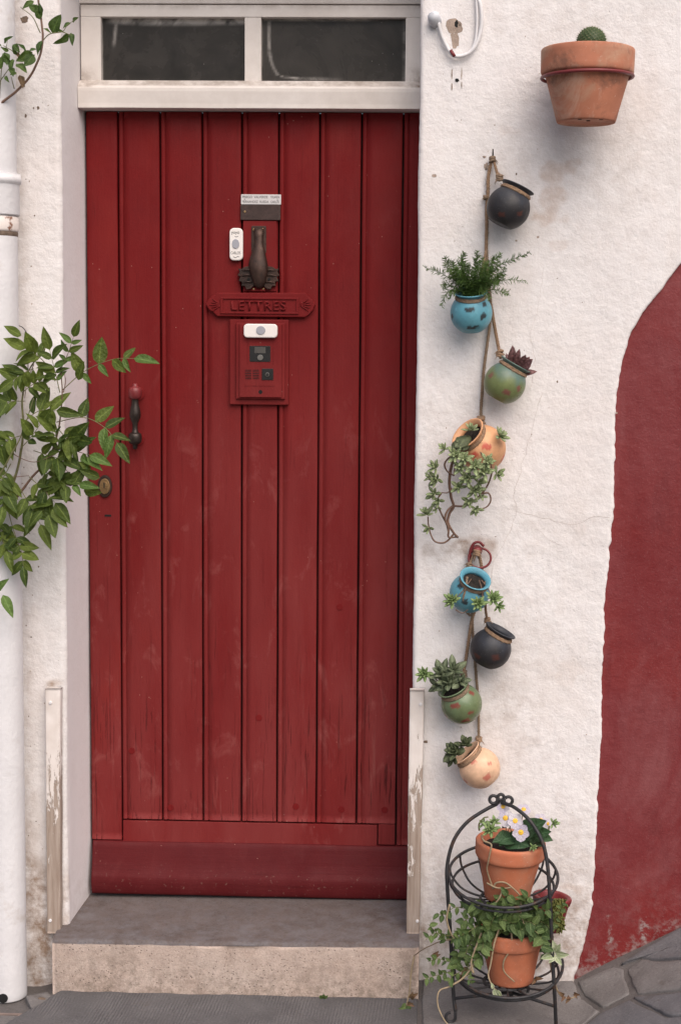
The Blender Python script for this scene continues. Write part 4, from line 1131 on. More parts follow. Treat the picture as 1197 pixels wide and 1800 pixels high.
ML_DARK = m_leaf('dark_succulent_leaf', (.075, .10, .055), (.15, .18, .105), edge=(.20, .23, .15), trans=.04, rough=.45)
ML_DARK2 = m_leaf('deep_succulent_leaf', (.055, .072, .035), (.10, .12, .06), trans=.04, rough=.45)
ML_TRAIL = m_leaf('trailing_leaf', (.05, .095, .03), (.14, .20, .065), trans=.2, rough=.42)
ML_PALE = m_leaf('pale_new_leaf', (.34, .42, .22), (.50, .56, .36), edge=(.62, .62, .48), trans=.15)
ML_VIOLA = m_leaf('viola_leaf', (.04, .09, .04), (.07, .14, .065), trans=.12, rough=.4)
VL = [leaf_mesh('leaf', .24, .35, -.15, ML_VINE), leaf_mesh('leaf', .21, .5, -.28, ML_VINE), leaf_mesh('leaf', .27, .25, .10, ML_VINE, wav=.02), leaf_mesh('leaf', .22, .4, -.2, ML_VINEY)]
TL = [leaf_mesh('leaf', .30, .3, -.2, ML_TOP, wav=.03), leaf_mesh('leaf', .24, .5, -.35, ML_TOP, wav=.04), leaf_mesh('leaf', .38, .2, -.1, ML_TOP, wav=.03)]
TDRY = leaf_mesh('leaf', .28, .4, -.3, ML_DRY, wav=.05)
TRL = [leaf_mesh('leaf', .30, .3, -.2, ML_TRAIL), leaf_mesh('leaf', .36, .25, -.1, ML_TRAIL), leaf_mesh('leaf', .26, .45, -.3, ML_TRAIL)]
PALE = [leaf_mesh('leaf', .30, .35, -.2, ML_PALE)]
DRYL = [leaf_mesh('leaf', .26, .5, -.5, ML_DRY, wav=.06)]
PURP = fleshy_mesh('leaf', .21, .07, .18, ML_PURP, fat=.75)
VARL = fleshy_mesh('leaf', .20, .07, .14, ML_VAR, fat=1.25)
ROSL = fleshy_mesh('leaf', .17, .08, .20, ML_ROS, fat=1.15)
DARKL = fleshy_mesh('leaf', .25, .10, .22, ML_DARK, fat=1.0)
DARK2L = fleshy_mesh('leaf', .32, .10, .22, ML_DARK2, fat=1.1)

def put_leaf(parent, me, a, b, n=None, width=1.0, thick=1.0):
    d = b - a; L = d.length
    n = n if n is not None else Vector((random.uniform(-.5, .5), -1, random.uniform(0, .9)))
    return inst('leaf', me, parent, basis(a, d, n, L * width, L, L * thick))
def stem(parent, px, r0, r1, mat, name='stem', seg=6, n=8):
    pts = catmull([P(*q) for q in px], n); k = len(pts) - 1
    pts = [p + Vector((mnoise.noise(p * 30), mnoise.noise(p * 31 + Vector((5, 0, 0))), mnoise.noise(p * 29 + Vector((0, 7, 0))))) * .0012 for p in pts]
    return mesh_obj(name, *tube(pts, [r0 + (r1 - r0) * i / k for i in range(k + 1)], seg), mat, parent)

# ------------------------------------------------------------------ climbing plant on the left
vine = thing('climbing_plant', 'leafy green climber with paired leaflets spreading from the drainpipe across the door edge', 'plant', P(20, 1000, -.1))
stem(vine, [(-30, 960, -.12), (8, 888, -.12), (30, 830, -.12), (42, 760, -.13), (40, 700, -.14), (52, 650, -.15), (80, 612, -.16)], .0042, .0014, M_STEMG)
stem(vine, [(-30, 990, -.10), (12, 902, -.11), (55, 842, -.12), (88, 802, -.14), (104, 752, -.16), (110, 692, -.17), (107, 640, -.18)], .0038, .0013, M_STEMB)
stem(vine, [(-20, 870, -.16), (20, 800, -.18), (40, 760, -.18), (60, 700, -.18)], .0025, .001, M_STEMG)
def compound(px, y0, y1, pairs, leaf, mats=(0, 1, 2), spread=62, term=1.15, start=.28, jit=.1):
    n = len(px); pts = catmull([P(u, v_, y0 + (y1 - y0) * i / (n - 1)) for i, (u, v_) in enumerate(px)], 8); k = len(pts) - 1
    mesh_obj('leaf_stalk', *tube(pts, [.0013 - .0007 * i / k for i in range(k + 1)], 5), M_STEMG, vine)
    L = leaf / 690.
    for j in range(pairs):
        t = start + (1 - start) * (j + .3) / pairs * .98; i = min(k - 1, int(t * k)); p = pts[i]; d = (pts[min(k, i + 1)] - pts[max(0, i - 1)]).normalized()
        for sgn in (-1, 1):
            if random.random() < .06: continue
            nrm = Vector((0, -1, .25)).normalized()
            side = d.cross(nrm).normalized() * sgn
            a = R(spread + random.uniform(-16, 16) - 10 * j / pairs)
            dd = d * math.cos(a) + side * math.sin(a) + Vector((0, random.uniform(-.45, .25), random.uniform(-.25, .05)))
            ln = L * random.uniform(.68, 1.2) * (1 - .12 * (j == 0))
            put_leaf(vine, VL[random.choice(mats)], p, p + dd.normalized() * ln, nrm + rv(.55) + Vector((0, 0, .25)), random.uniform(.9, 1.15))
    d = (pts[-1] - pts[-3]).normalized()
    put_leaf(vine, VL[random.choice(mats)], pts[-1], pts[-1] + (d + Vector((0, -.1, -.1))).normalized() * L * term, Vector((.1, -1, .3)) + rv(.3))
V = [([(110, 686), (150, 652), (198, 632), (236, 630)], -.17, -.2, 3, 40, (3, 3, 2, 0)),
     ([(100, 742), (148, 734), (185, 752), (206, 778)], -.16, -.2, 3, 38, (0, 3, 2)),
     ([(92, 790), (128, 792), (158, 800)], -.15, -.18, 2, 40, (0, 3, 2)),
     ([(106, 690), (98, 655), (88, 615)], -.17, -.19, 3, 36, (0, 3, 1)),
     ([(107, 650), (120, 622), (130, 592)], -.18, -.2, 3, 28, (3, 3, 0)),
     ([(82, 640), (64, 622), (46, 612)], -.16, -.17, 3, 36, (0, 1, 2)),
     ([(60, 648), (44, 655), (24, 668)], -.15, -.17, 3, 34, (0, 1, 2)),
     ([(44, 705), (20, 706), (-6, 716)], -.15, -.17, 3, 38, (0, 1, 2)),
     ([(42, 742), (70, 722), (100, 722)], -.16, -.18, 3, 42, (0, 1, 2)),
     ([(40, 765), (18, 772), (-10, 788)], -.15, -.17, 3, 40, (0, 1, 2)),
     ([(60, 792), (84, 800), (112, 808)], -.14, -.17, 3, 42, (0, 1, 2)),
     ([(104, 755), (118, 770), (134, 772)], -.16, -.19, 3, 40, (0, 1, 2)),
     ([(52, 838), (74, 858), (98, 884)], -.13, -.17, 3, 42, (0, 1, 2)),
     ([(34, 856), (54, 888), (72, 922)], -.13, -.17, 3, 42, (0, 1, 2)),
     ([(12, 885), (24, 930), (38, 968), (42, 996)], -.13, -.16, 4, 32, (0, 1, 2)),
     ([(5, 900), (2, 935), (12, 968)], -.12, -.15, 3, 36, (0, 1, 2)),
     ([(88, 842), (112, 852), (140, 852)], -.15, -.19, 2, 36, (0, 3, 2)),
     ([(20, 815), (6, 840), (-10, 858)], -.14, -.17, 3, 36, (0, 1, 2)),
     ([(72, 820), (92, 838), (116, 842)], -.14, -.17, 3, 34, (0, 1, 2)),
     ([(30, 830), (14, 858), (6, 890)], -.13, -.17, 3, 38, (0, 1, 2)),
     ([(40, 690), (58, 676), (76, 668)], -.15, -.18, 2, 34, (0, 1, 2)),
     ([(36, 790), (58, 765), (72, 745)], -.17, -.19, 3, 36, (0, 1, 2)),
     ([(90, 800), (104, 778), (92, 758)], -.15, -.19, 2, 34, (0, 1, 2))]
for px, y0, y1, pr_, lf, ms in V: compound(px, y0, y1, pr_ + (1 if lf > 30 else 0), lf * .98, ms)
for (a, b, k) in (((38, 590), (6, 574), 2), ((6, 1046), (24, 1084), 3), ((-8, 1040), (12, 1018), 3), ((148, 862), (182, 866), 2), ((146, 806), (180, 822), 3), ((138, 668), (146, 636), 0), ((160, 828), (140, 812), 0), ((176, 840), (140, 826), 0), ((75, 898), (50, 926), 1), ((86, 905), (98, 948), 2), ((92, 895), (118, 926), 0)):
    put_leaf(vine, VL[k], P(*a, -.18), P(*b, -.2), Vector((.1, -1, .3)) + rv(.3))
stem(vine, [(110, 820, -.16), (130, 840, -.17), (150, 862, -.18)], .0008, .0006, M_STEMG, 'leaf_stalk')
for q in ([(10, 780, -.14), (28, 800, -.15), (60, 812, -.16), (96, 800, -.17)], [(-10, 830, -.12), (20, 838, -.13), (52, 836, -.14)], [(60, 640, -.15), (48, 672, -.15), (44, 700, -.14)], [(112, 690, -.17), (116, 670, -.175), (114, 658, -.18)], [(20, 905, -.12), (40, 885, -.13), (62, 872, -.14)], [(80, 806, -.14), (78, 840, -.15), (84, 870, -.16)]):
    stem(vine, q, .0012, .0007, random.choice([M_STEMG, M_STEMB]), 'twig')
# ------------------------------------------------------------------ upper creeper
crp = thing('creeper', 'arching creeper stem with a few curled leaves at the upper left corner', 'plant', P(0, 185, -.1))
stem(crp, [(-60, 235, -.10), (0, 184, -.11), (30, 160, -.12), (52, 136, -.13), (68, 105, -.14), (76, 72, -.14), (74, 40, -.14), (68, 0, -.14), (64, -40, -.13)], .0034, .0024, M_STEMB)
for q in ([(76, 72, -.14), (88, 60, -.15), (110, 56, -.16), (118, 46, -.165), (130, 36, -.17)], [(72, 58, -.14), (58, 30, -.15), (36, 12, -.15)], [(110, 56, -.16), (126, 62, -.16)],
          [(62, 96, -.14), (40, 100, -.14), (20, 88, -.14), (6, 80, -.14)], [(26, 156, -.12), (20, 135, -.12)], [(0, 170, -.12), (4, 120, -.13), (14, 70, -.13)], [(-5, 150, -.12), (10, 130, -.13), (24, 110, -.13)]):
    stem(crp, q, .0014, .0007, M_STEMG)
for a, b, k in (((60, 2), (40, 12), 1), ((68, 20), (50, 8), 2), ((70, 34), (66, 8), 0), ((92, 58), (106, 25), 2), ((90, 58), (78, 48), 0), ((96, 55), (110, 52), 1), ((122, 60), (100, 80), 1), ((124, 40), (112, 46), 1), ((128, 38), (136, 30), 0), ((126, 58), (128, 76), 1),
                ((60, 96), (44, 116), 2), ((58, 92), (30, 108), 0), ((74, 72), (64, 92), 1), ((46, 90), (34, 74), 1), ((30, 96), (22, 84), 1), ((30, 112), (48, 124), 0), ((10, 92), (14, 112), 0), ((24, 104), (16, 124), 1), ((16, 112), (8, 96), 2), ((20, 118), (24, 132), 0), ((4, 84), (0, 76), 1), ((8, 76), (18, 62), 1), ((64, 86), (52, 88), 0), ((30, 128), (20, 130), 1), ((-2, 122), (6, 96), 1), ((16, 90), (4, 84), 1), ((72, 26), (72, 6), 1), ((10, 134), (14, 142), 1), ((24, 78), (34, 90), 0)):
    put_leaf(crp, TL[k], P(*a, -.145), P(*b, -.16), Vector((.2, -1, .3)) + rv(.6))
put_leaf(crp, TDRY, P(36, 132, -.13), P(42, 152, -.14), Vector((.4, -1, .2)))
put_leaf(crp, TDRY, P(28, 92, -.14), P(36, 100, -.15), Vector((.4, -1, .2)))

# ------------------------------------------------------------------ hanging pots
POTP = [(0.001, -.845), (.3, -.85), (.46, -.845), (.54, -.825)]
for k in range(0, 25):
    a = R(-55 + 103 * k / 24); POTP.append((.98 * math.cos(a), .985 * math.sin(a)))
POTP += [(.635, .785), (.62, .82), (.625, .86), (.66, .91), (.72, .955), (.765, .985), (.785, 1.01), (.775, 1.035), (.735, 1.04), (.68, 1.0), (.61, .93), (.565, .86), (.56, .80), (.60, .70), (.64, .6)]
POTS = {}
def hang_pot(key, u, v_, rpx, left, fwd, mat, marks, label, y=-.062, hi=None):
    c = P(u, v_, y); r = rpx / 690.
    ax = Vector((-math.sin(R(left)), -math.sin(R(fwd)) * math.cos(R(left)), math.cos(R(left)) * math.cos(R(fwd)))).normalized()
    x = Vector((1, 0, 0)); x = (x - ax * x.dot(ax)).normalized(); yv = ax.cross(x)
    def W(q): return c + (x * q.x + yv * q.y + ax * q.z) * r
    vv, ff = lathe(POTP, 96)
    pts = [W(q) for q in vv]; mk = []; hi_ = []
    ms = []
    for (mu, mv, hw, hh, rot) in marks:
        dx, dz = (mu - u) / rpx, -(mv - v_) / rpx; d = Vector((dx, -math.sqrt(max(.02, 1 - dx * dx - dz * dz)), dz)).normalized()
        t1 = Vector((math.cos(R(rot)), 0, math.sin(R(rot)))); t1 = (t1 - d * t1.dot(d)).normalized(); t2 = d.cross(t1)
        ms.append((d, t1, t2, hw / rpx, hh / rpx))
    for q, p in zip(vv, pts):
        d = (p - c) / r; m_ = 0
        for (dd, t1, t2, hw, hh) in ms:
            if d.dot(dd) > .3 and q.z < .8:
                j = .42 * fbm(d.x * 6, d.z * 6, d.y * 6, 3)
                m_ = max(m_, smooth(1.22, .92, abs(d.dot(t1)) / hw + j) * smooth(1.25, .92, abs(d.dot(t2)) / hh + j))
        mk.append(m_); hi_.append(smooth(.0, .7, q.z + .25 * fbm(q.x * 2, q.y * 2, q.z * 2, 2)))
    root = thing('hanging_pot', label, 'pot', c, 'round pots hung on jute strings')
    mesh_obj('body', pts, ff, mat, root, attrs={'mark': mk, 'hi': hi_})
    sv, sf = lathe([(.001, .74), (.3, .745), (.58, .73)], 24)
    mesh_obj('soil', [W(q) + rv(.0015) for q in sv], sf, M_SOIL, root)
    POTS[key] = (c, r, ax, x, yv, W)
MP_BLACK = m_pot('black_glaze', (.024, .023, .026), (.075, .028, .022), top=(.030, .034, .044), rough=.5)  # paler bluish top: skylight on the pot, put into the glaze colour
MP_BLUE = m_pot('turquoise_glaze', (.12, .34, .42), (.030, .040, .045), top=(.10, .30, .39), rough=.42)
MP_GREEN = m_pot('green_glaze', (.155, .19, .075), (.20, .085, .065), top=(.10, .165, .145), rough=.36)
MP_PEACH = m_pot('peach_glaze', (.64, .34, .18), (.50, .10, .065), rough=.5)
MP_PEACH2 = m_pot('pale_peach_glaze', (.68, .44, .29), (.50, .17, .12), rough=.5)
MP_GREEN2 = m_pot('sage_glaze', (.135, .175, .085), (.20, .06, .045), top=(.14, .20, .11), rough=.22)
hang_pot('k1', 893, 365, 38, -25, -3, MP_BLACK, [(880, 380, 5, 3.5, 10), (912, 378, 4, 3.5, 0)], 'black round pot hanging empty just below the iron nail')
hang_pot('b1', 828, 550, 37, 3, 20, MP_BLUE, [(850, 535, 4, 4, 20), (848, 556, 5.5, 4.5, 30), (831, 576, 9, 3, 3), (794, 557, 3, 4, -20), (824, 545, 7, 4, 10)], 'turquoise round pot with black dabs holding the feathery fern')
hang_pot('g1', 887, 673, 37, -29, 4, MP_GREEN, [(889, 689, 6, 4.5, -30), (910, 683, 3.5, 4.5, 10), (861, 660, 5, 4, 20)], 'green round pot with red dabs holding the purple spiky succulent')
hang_pot('o1', 847, 788, 42, 38, 38, MP_PEACH, [(854, 783, 6.5, 5, -15), (832, 797, 6, 5, 30), (884, 804, 4, 8, -30)], 'orange round pot with red dabs holding the trailing succulent', y=-.07)
hang_pot('b2', 825, 1042, 36, -15, 36, MP_BLUE, [(808, 1025, 5, 5.5, -35), (845, 1039, 5.5, 4.5, 0), (816, 1054, 5, 5, 10)], 'turquoise round pot with black dabs hanging under the red iron ring')
hang_pot('k2', 862, 1140, 37, -27, 5, MP_BLACK, [(837, 1150, 6, 4, -10), (870, 1150, 6, 5, 0)], 'black round pot hanging between the turquoise and the sage green pots')
hang_pot('g2', 811, 1237, 37, 25, 20, MP_GREEN2, [(798, 1234, 8, 4.5, 15), (818, 1262, 7, 4.5, 20), (783, 1258, 4, 5, -40), (827, 1246, 5, 2.5, 10), (828, 1212, 5, 4, -20)], 'sage green round pot with dark red dabs and a glossy highlight')
hang_pot('o2', 843, 1350, 37, 41, 6, MP_PEACH2, [(856, 1358, 6, 5, 30), (829, 1331, 5, 4, 35), (860, 1334, 4, 2.5, 25), (816, 1370, 5, 4, -25)], 'pale peach round pot with red dabs, lowest on the strings')

# ropes
def neck(parent, key, mat, r=.0038, turns=2, zz=.80):
    c, rr, ax, x, yv, W = POTS[key]
    for t in range(turns):
        pts = []
        for k in range(40):
            a = 2 * math.pi * k / 40
            pts.append(W(Vector(((.655 + .02 * t) * math.cos(a), (.655 + .02 * t) * math.sin(a), zz - .055 * t + .012 * math.sin(a * 2 + t)))))
        g = rope(pts, r, .014, 3, True); g.obj('neck_loop', mat, parent)
def knot(parent, u, v_, y, r, mat):
    r *= 1.25
    g = G(); c = P(u, v_, y)
    for k in range(3):
        n = Vector((random.uniform(-.4, .4), random.uniform(-.4, .4), 1)).normalized(); a_ = n.orthogonal().normalized(); b_ = n.cross(a_)
        g.add(*tube([c + Vector((0, 0, (k - 1) * r * .7)) + (a_ * math.cos(t) + b_ * math.sin(t)) * r for t in [2 * math.pi * i / 14 for i in range(14)]], r * .52, 6, True))
    for k in range(7):
        d = rv(1).normalized(); g.add(*tube([c, c + d * r * 1.6, c + d * r * 2.6 + Vector((0, 0, -r))], [r * .3, r * .2, .0004], 5))
    g.obj('knot', mat, parent)
def strand(parent, px, r, mat=M_ROPE): rope(catmull([P(*q) for q in px], 10), r, r * 4.4).obj('strand', mat, parent)
r1 = thing('jute_rope', 'upper jute string hanging from the iron nail and carrying four pots', 'rope', P(865, 275, -.02))
strand(r1, [(864, 280, -.016), (858, 310, -.014), (857, 340, -.014), (855, 370, -.010), (855, 400, -.012), (854, 450, -.014), (855, 480, -.014), (858, 510, -.014), (864, 545, -.012), (870, 580, -.012), (876, 612, -.018), (880, 630, -.03)], .0046)
strand(r1, [(855, 440, -.020), (857, 480, -.020), (860, 510, -.020), (862, 540, -.014), (860, 575, -.012), (856, 605, -.012), (850, 650, -.010), (847, 690, -.010), (845, 720, -.014), (845, 738, -.024)], .0042, M_ROPED)
strand(r1, [(866, 278, -.018), (870, 292, -.020), (874, 306, -.024), (879, 318, -.032)], .0040)
strand(r1, [(854, 440, -.02), (850, 460, -.03), (846, 485, -.045), (842, 512, -.055)], .0036)
knot(r1, 865, 280, -.020, .0048, M_ROPED); knot(r1, 877.5, 312, -.030, .0055, M_ROPED); knot(r1, 878, 622, -.028, .0058, M_ROPE); knot(r1, 845, 738, -.030, .0062, M_ROPE); knot(r1, 853, 347, -.016, .0036, M_ROPED)
for k in ('k1', 'b1', 'g1', 'o1'): neck(r1, k, M_ROPE if k != 'b1' else M_ROPED)
r2 = thing('jute_rope', 'lower jute string tied to the red iron ring and carrying four pots', 'rope', P(840, 985, -.02))
strand(r2, [(833, 972, -.03), (828, 985, -.026), (824, 996, -.03), (822, 1004, -.05)], .0036, M_ROPED)
strand(r2, [(841, 974, -.030), (845, 990, -.022), (847, 1010, -.014), (845, 1040, -.008), (835, 1070, -.008), (829, 1090, -.012), (825, 1115, -.014), (820, 1150, -.014), (815, 1180, -.022), (816, 1192, -.035)], .0046)
strand(r2, [(830, 1075, -.012), (830, 1100, -.010), (832, 1130, -.008), (836, 1180, -.008), (840, 1230, -.008), (841, 1270, -.012), (841, 1300, -.024), (840, 1316, -.034)], .0040, M_ROPED)
strand(r2, [(853, 1022, -.075), (854, 1045, -.080), (853, 1066, -.070), (855, 1085, -.045), (856, 1096, -.035), (855, 1104, -.035)], .0036)
strand(r2, [(821, 1014, -.100), (818, 1035, -.110), (814, 1055, -.106), (818, 1073, -.08), (826, 1082, -.03)], .0032, M_ROPED)
knot(r2, 838, 972, -.030, .0055, M_ROPE); knot(r2, 841, 1300, -.026, .0050, M_ROPE); knot(r2, 856, 1090, -.038, .0046, M_ROPE); knot(r2, 815, 1184, -.028, .005, M_ROPED); knot(r2, 824, 994, -.03, .0045, M_ROPED)
for k in ('b2', 'k2', 'g2', 'o2'): neck(r2, k, M_ROPED if k in ('b2', 'g2') else M_ROPE)

# ------------------------------------------------------------------ plants in the hanging pots
fern = thing('asparagus_fern', 'feathery green fern with needle leaves in the turquoise pot under the black one', 'plant', P(828, 525, -.06))
def frond(px, y0, y1, dense=1.0, nl=.021):
    n = len(px); pts = catmull([P(u, v_, y0 + (y1 - y0) * i / (n - 1)) for i, (u, v_) in enumerate(px)], 12); k = len(pts) - 1
    g = G(); g.add(*tube(pts, [.0011 - .0007 * i / k for i in range(k + 1)], 4)); mid = None
    L = sum((b - a).length for a, b in zip(pts, pts[1:]))
    cnt = int(L / .0010 * dense)
    for j in range(cnt):
        t = .08 + .92 * j / cnt; s = t * k; i = min(k - 1, int(s)); p = pts[i].lerp(pts[i + 1], s - i); d = (pts[i + 1] - pts[i]).normalized()
        a = d.orthogonal().normalized(); b = d.cross(a); an = random.uniform(0, 6.28)
        dd = (a * math.cos(an) + b * math.sin(an)) * random.uniform(.75, 1) + d * random.uniform(.2, .7)
        ln = nl * random.uniform(.55, 1.05) * (1 - .45 * max(0, t - .6) / .4); q = p + dd.normalized() * ln
        w_ = dd.cross(rv(1)).normalized() * .0010
        vv = [p - w_ * .6, p + w_ * .6, p.lerp(q, .55) + w_, q, p.lerp(q, .55) - w_]
        g.add(vv, [(0, 1, 2, 3, 4)])
    o = g.obj('frond', ML_FERN, fern, sm=False); return o
b0 = (828, 520)
for px, y0, y1, dn in ([[(826, 520), (800, 498), (775, 480), (746, 470)], -.07, -.10, .9], [[(828, 520), (810, 490), (790, 468), (782, 452)], -.07, -.09, 1.2], [[(828, 520), (818, 485), (812, 460), (816, 444)], -.07, -.1, 1.2],
                       [[(828, 520), (835, 480), (838, 460), (838, 440)], -.07, -.08, 1.2], [[(830, 520), (850, 480), (865, 460), (880, 446)], -.07, -.09, 1.2], [[(832, 520), (860, 480), (890, 460), (932, 444)], -.07, -.10, .75],
                       [[(834, 520), (862, 500), (890, 492), (925, 494)], -.07, -.09, .6], [[(832, 522), (858, 500), (878, 485), (888, 470)], -.07, -.10, 1.2], [[(832, 522), (862, 510), (880, 512), (893, 518)], -.07, -.1, .9],
                       [[(826, 522), (800, 510), (785, 515), (776, 540)], -.08, -.12, .8], [[(824, 522), (798, 506), (785, 500), (778, 505)], -.08, -.11, 1.0], [[(826, 522), (805, 490), (792, 482), (780, 462)], -.08, -.12, 1.2],
                       [[(828, 522), (830, 500), (828, 480), (822, 465)], -.09, -.14, 1.3], [[(828, 522), (842, 500), (850, 485), (856, 462)], -.09, -.13, 1.3], [[(828, 522), (815, 500), (806, 485), (800, 470)], -.09, -.14, 1.3],
                       [[(828, 522), (846, 508), (864, 498), (876, 500)], -.09, -.14, 1.2], [[(828, 524), (812, 512), (800, 510), (790, 525)], -.09, -.14, 1.0], [[(828, 524), (840, 514), (852, 514), (860, 526)], -.09, -.14, .9],
                       [[(828, 522), (838, 495), (845, 475), (848, 452)], -.08, -.1, 1.2], [[(828, 522), (850, 490), (870, 475), (875, 455)], -.08, -.11, 1.2], [[(826, 522), (806, 496), (798, 480), (795, 458)], -.07, -.1, 1.2], [[(828, 522), (822, 500), (812, 490), (806, 478)], -.1, -.15, 1.3],
                       [[(828, 522), (854, 496), (874, 490), (884, 482)], -.1, -.13, 1.2]):
    frond(px, y0, y1, dn)
for i in range(16):
    u1 = random.uniform(792, 872); v1 = random.uniform(455, 505)
    frond([(828 + random.uniform(-8, 8), 521), ((828 + u1) / 2 + random.uniform(-6, 6), 498), (u1, v1)], -.08, random.uniform(-.08, -.16), 1.2)
spur = thing('purple_succulent', 'spiky dull purple succulent rosette in the green pot', 'plant', P(904, 646, -.06))
for (a, b) in (((898, 648), (894, 604)), ((902, 648), (910, 612)), ((906, 648), (904, 616)), ((908, 650), (924, 620)), ((910, 652), (932, 626)), ((912, 654), (942, 632)), ((912, 656), (944, 656)), ((896, 645), (888, 622)), ((904, 650), (916, 628)),
               ((908, 652), (930, 640)), ((902, 649), (900, 626)), ((910, 654), (938, 644)), ((900, 648), (908, 634)), ((906, 651), (922, 636)), ((898, 646), (884, 632))):
    put_leaf(spur, PURP, P(*a, -.06), P(*b, -.06 + random.uniform(-.045, .02)), Vector((.3, -1, .6)) + rv(.2), 1.05, 1)
def rosette(parent, me, c, axis, L, count, tiers=3, name='leaf'):
    axis = axis.normalized(); a_ = axis.orthogonal().normalized(); b_ = axis.cross(a_)
    count = int(count * 1.5)
    for i in range(count):
        t = i / count; el = R(2 + 70 * t); an = i * 2.39996 + random.uniform(-.2, .2)
        out = a_ * math.cos(an) + b_ * math.sin(an)
        d = out * math.cos(el) + axis * math.sin(el); ln = L * 1.12 * (1 - .38 * t) * random.uniform(.85, 1.1)
        nrm = axis * math.cos(el) - out * math.sin(el)
        inst(name, me, parent, basis(c + axis * L * .12 * t, d, nrm, ln * random.uniform(.9, 1.1), ln, ln))
trail = thing('trailing_succulent', 'trailing succulent with brown looping stems and cream-edged leaves spilling from the orange pot', 'plant', P(833, 770, -.1))
YT = -.115
for q, a, b in (([(836, 772, -.09), (818, 786, -.115), (798, 806, -.11), (790, 840, -.10), (792, 872, -.09), (797, 890, -.085), (790, 902, -.08), (787, 918, -.078), (796, 936, -.075), (805, 945, -.072)], .0042, .0030),
                ([(797, 888, -.085), (786, 898, -.09), (782, 912, -.09), (788, 930, -.08), (788, 944, -.075), (802, 944, -.07)], .003, .0024),
                ([(798, 938, -.075), (782, 953, -.07), (766, 952, -.07), (757, 940, -.07), (753, 924, -.07), (752, 908, -.075)], .0025, .0016),
                ([(797, 889, -.085), (820, 888, -.09), (842, 872, -.10), (858, 850, -.11), (864, 826, -.12), (860, 806, -.125)], .0026, .002),
                ([(845, 868, -.10), (858, 867, -.10), (862, 880, -.10), (854, 892, -.10), (838, 896, -.10)], .0024, .0015),
                ([(816, 790, -.11), (790, 804, -.115), (781, 816, -.115), (786, 828, -.11), (798, 836, -.105)], .0024, .002),
                ([(794, 858, -.095), (786, 866, -.10), (776, 866, -.10)], .0018, .0012), ([(838, 774, -.10), (845, 795, -.128), (856, 806, -.13)], .0024, .0016),
                ([(798, 836, -.105), (800, 815, -.115), (806, 800, -.12)], .002, .0014), ([(776, 866, -.10), (768, 880, -.095), (774, 900, -.09), (784, 920, -.08), (788, 936, -.08)], .0020, .0024)):
    stem(trail, q, a, b, M_STEMB, n=8)
for (u, v_, L, y, ax, n_) in ((828, 757, 15, -.13, (-.1, -.5, 1), 9), (878, 768, 17, -.12, (.8, -.7, .6), 10), (781, 790, 13, -.13, (-.4, -.8, .6), 9), (766, 822, 15, -.12, (-.7, -.6, .4), 10), (768, 842, 16, -.12, (-.6, -.8, .0), 10), (757, 838, 12, -.12, (-1, -.6, .3), 8),
                        (800, 800, 16, -.14, (0, -1, .3), 10), (816, 806, 15, -.145, (0, -1, .3), 10), (834, 820, 18, -.15, (.2, -1, .3), 11), (850, 830, 18, -.15, (.3, -1, .3), 11), (856, 812, 15, -.15, (.3, -1, .4), 10), (822, 840, 16, -.14, (-.2, -1, 0), 10),
                        (806, 856, 15, -.12, (0, -1, .2), 9), (834, 862, 17, -.12, (.2, -1, .1), 10), (842, 848, 13, -.13, (.3, -1, .3), 8), (764, 868, 15, -.11, (-.6, -.9, .2), 9), (770, 880, 13, -.105, (-.4, -1, -.2), 8), (872, 833, 15, -.13, (.8, -.8, .2), 9), (824, 880, 14, -.11, (0, -1, -.2), 8),
                        (836, 894, 13, -.105, (0, -1, -.2), 8), (768, 893, 10, -.10, (-.4, -1, -.3), 6), (750, 905, 17, -.08, (-.3, -.7, 1), 9), (754, 928, 13, -.075, (-.5, -.8, -.2), 6), (810, 822, 14, -.14, (-.2, -1, .2), 9), (846, 872, 10, -.11, (.2, -1, 0), 6)):
    rosette(trail, VARL, P(u, v_, y), Vector(ax), L * 1.12 / 690., int(n_ * .8))
for i in range(9):
    put_leaf(trail, DARK2L, P(815 + random.uniform(-10, 12), 772 + random.uniform(-6, 8), -.12), P(812 + random.uniform(-18, 12), 780 + random.uniform(-6, 16), -.14))
ech = thing('rosette_succulent', 'three pale green rosettes drooping over the turquoise pot below the ring', 'plant', P(836, 1012, -.08))
for q in ([(828, 1018, -.09), (812, 1040, -.115), (796, 1056, -.11)], [(842, 1020, -.09), (848, 1045, -.11), (846, 1062, -.11)], [(846, 1020, -.08), (862, 1042, -.09), (868, 1060, -.09)], [(800, 1072, -.10), (812, 1078, -.10), (822, 1072, -.10)]): stem(ech, q, .0013, .0012, M_STEMB)
for (u, v_, L, ax, n_, y) in ((795, 1056, 17, (-.4, -1, .5), 15, -.125), (841, 1061, 17, (.0, -1, .5), 14, -.125), (866, 1052, 18, (.5, -1, .6), 15, -.105), (875, 1066, 14, (.6, -1, .1), 10, -.105)):
    rosette(ech, ROSL, P(u, v_, y), Vector(ax), L / 690., n_)
brd = thing('broad_succulent', 'grey green broad-leaved succulent with a pale side rosette in the sage green pot', 'plant', P(795, 1212, -.06))
for (u, v_, L, ax, n_) in ((776, 1186, 22, (-.3, -.8, .8), 11), (796, 1180, 22, (.1, -.7, 1), 11), (786, 1200, 22, (-.2, -1, .6), 12), (808, 1198, 18, (.3, -.9, .6), 9), (770, 1206, 16, (-.6, -.8, .2), 8)):
    rosette(brd, DARKL, P(u, v_, -.09), Vector(ax), L * 1.25 / 690., int(n_ * .6))
rosette(brd, ROSL, P(746, 1184, -.09), Vector((-.3, -1, .3)), 17 / 690., 13); stem(brd, [(748, 1186, -.085), (762, 1192, -.08), (778, 1204, -.08)], .0018, .0018, M_STEMG)
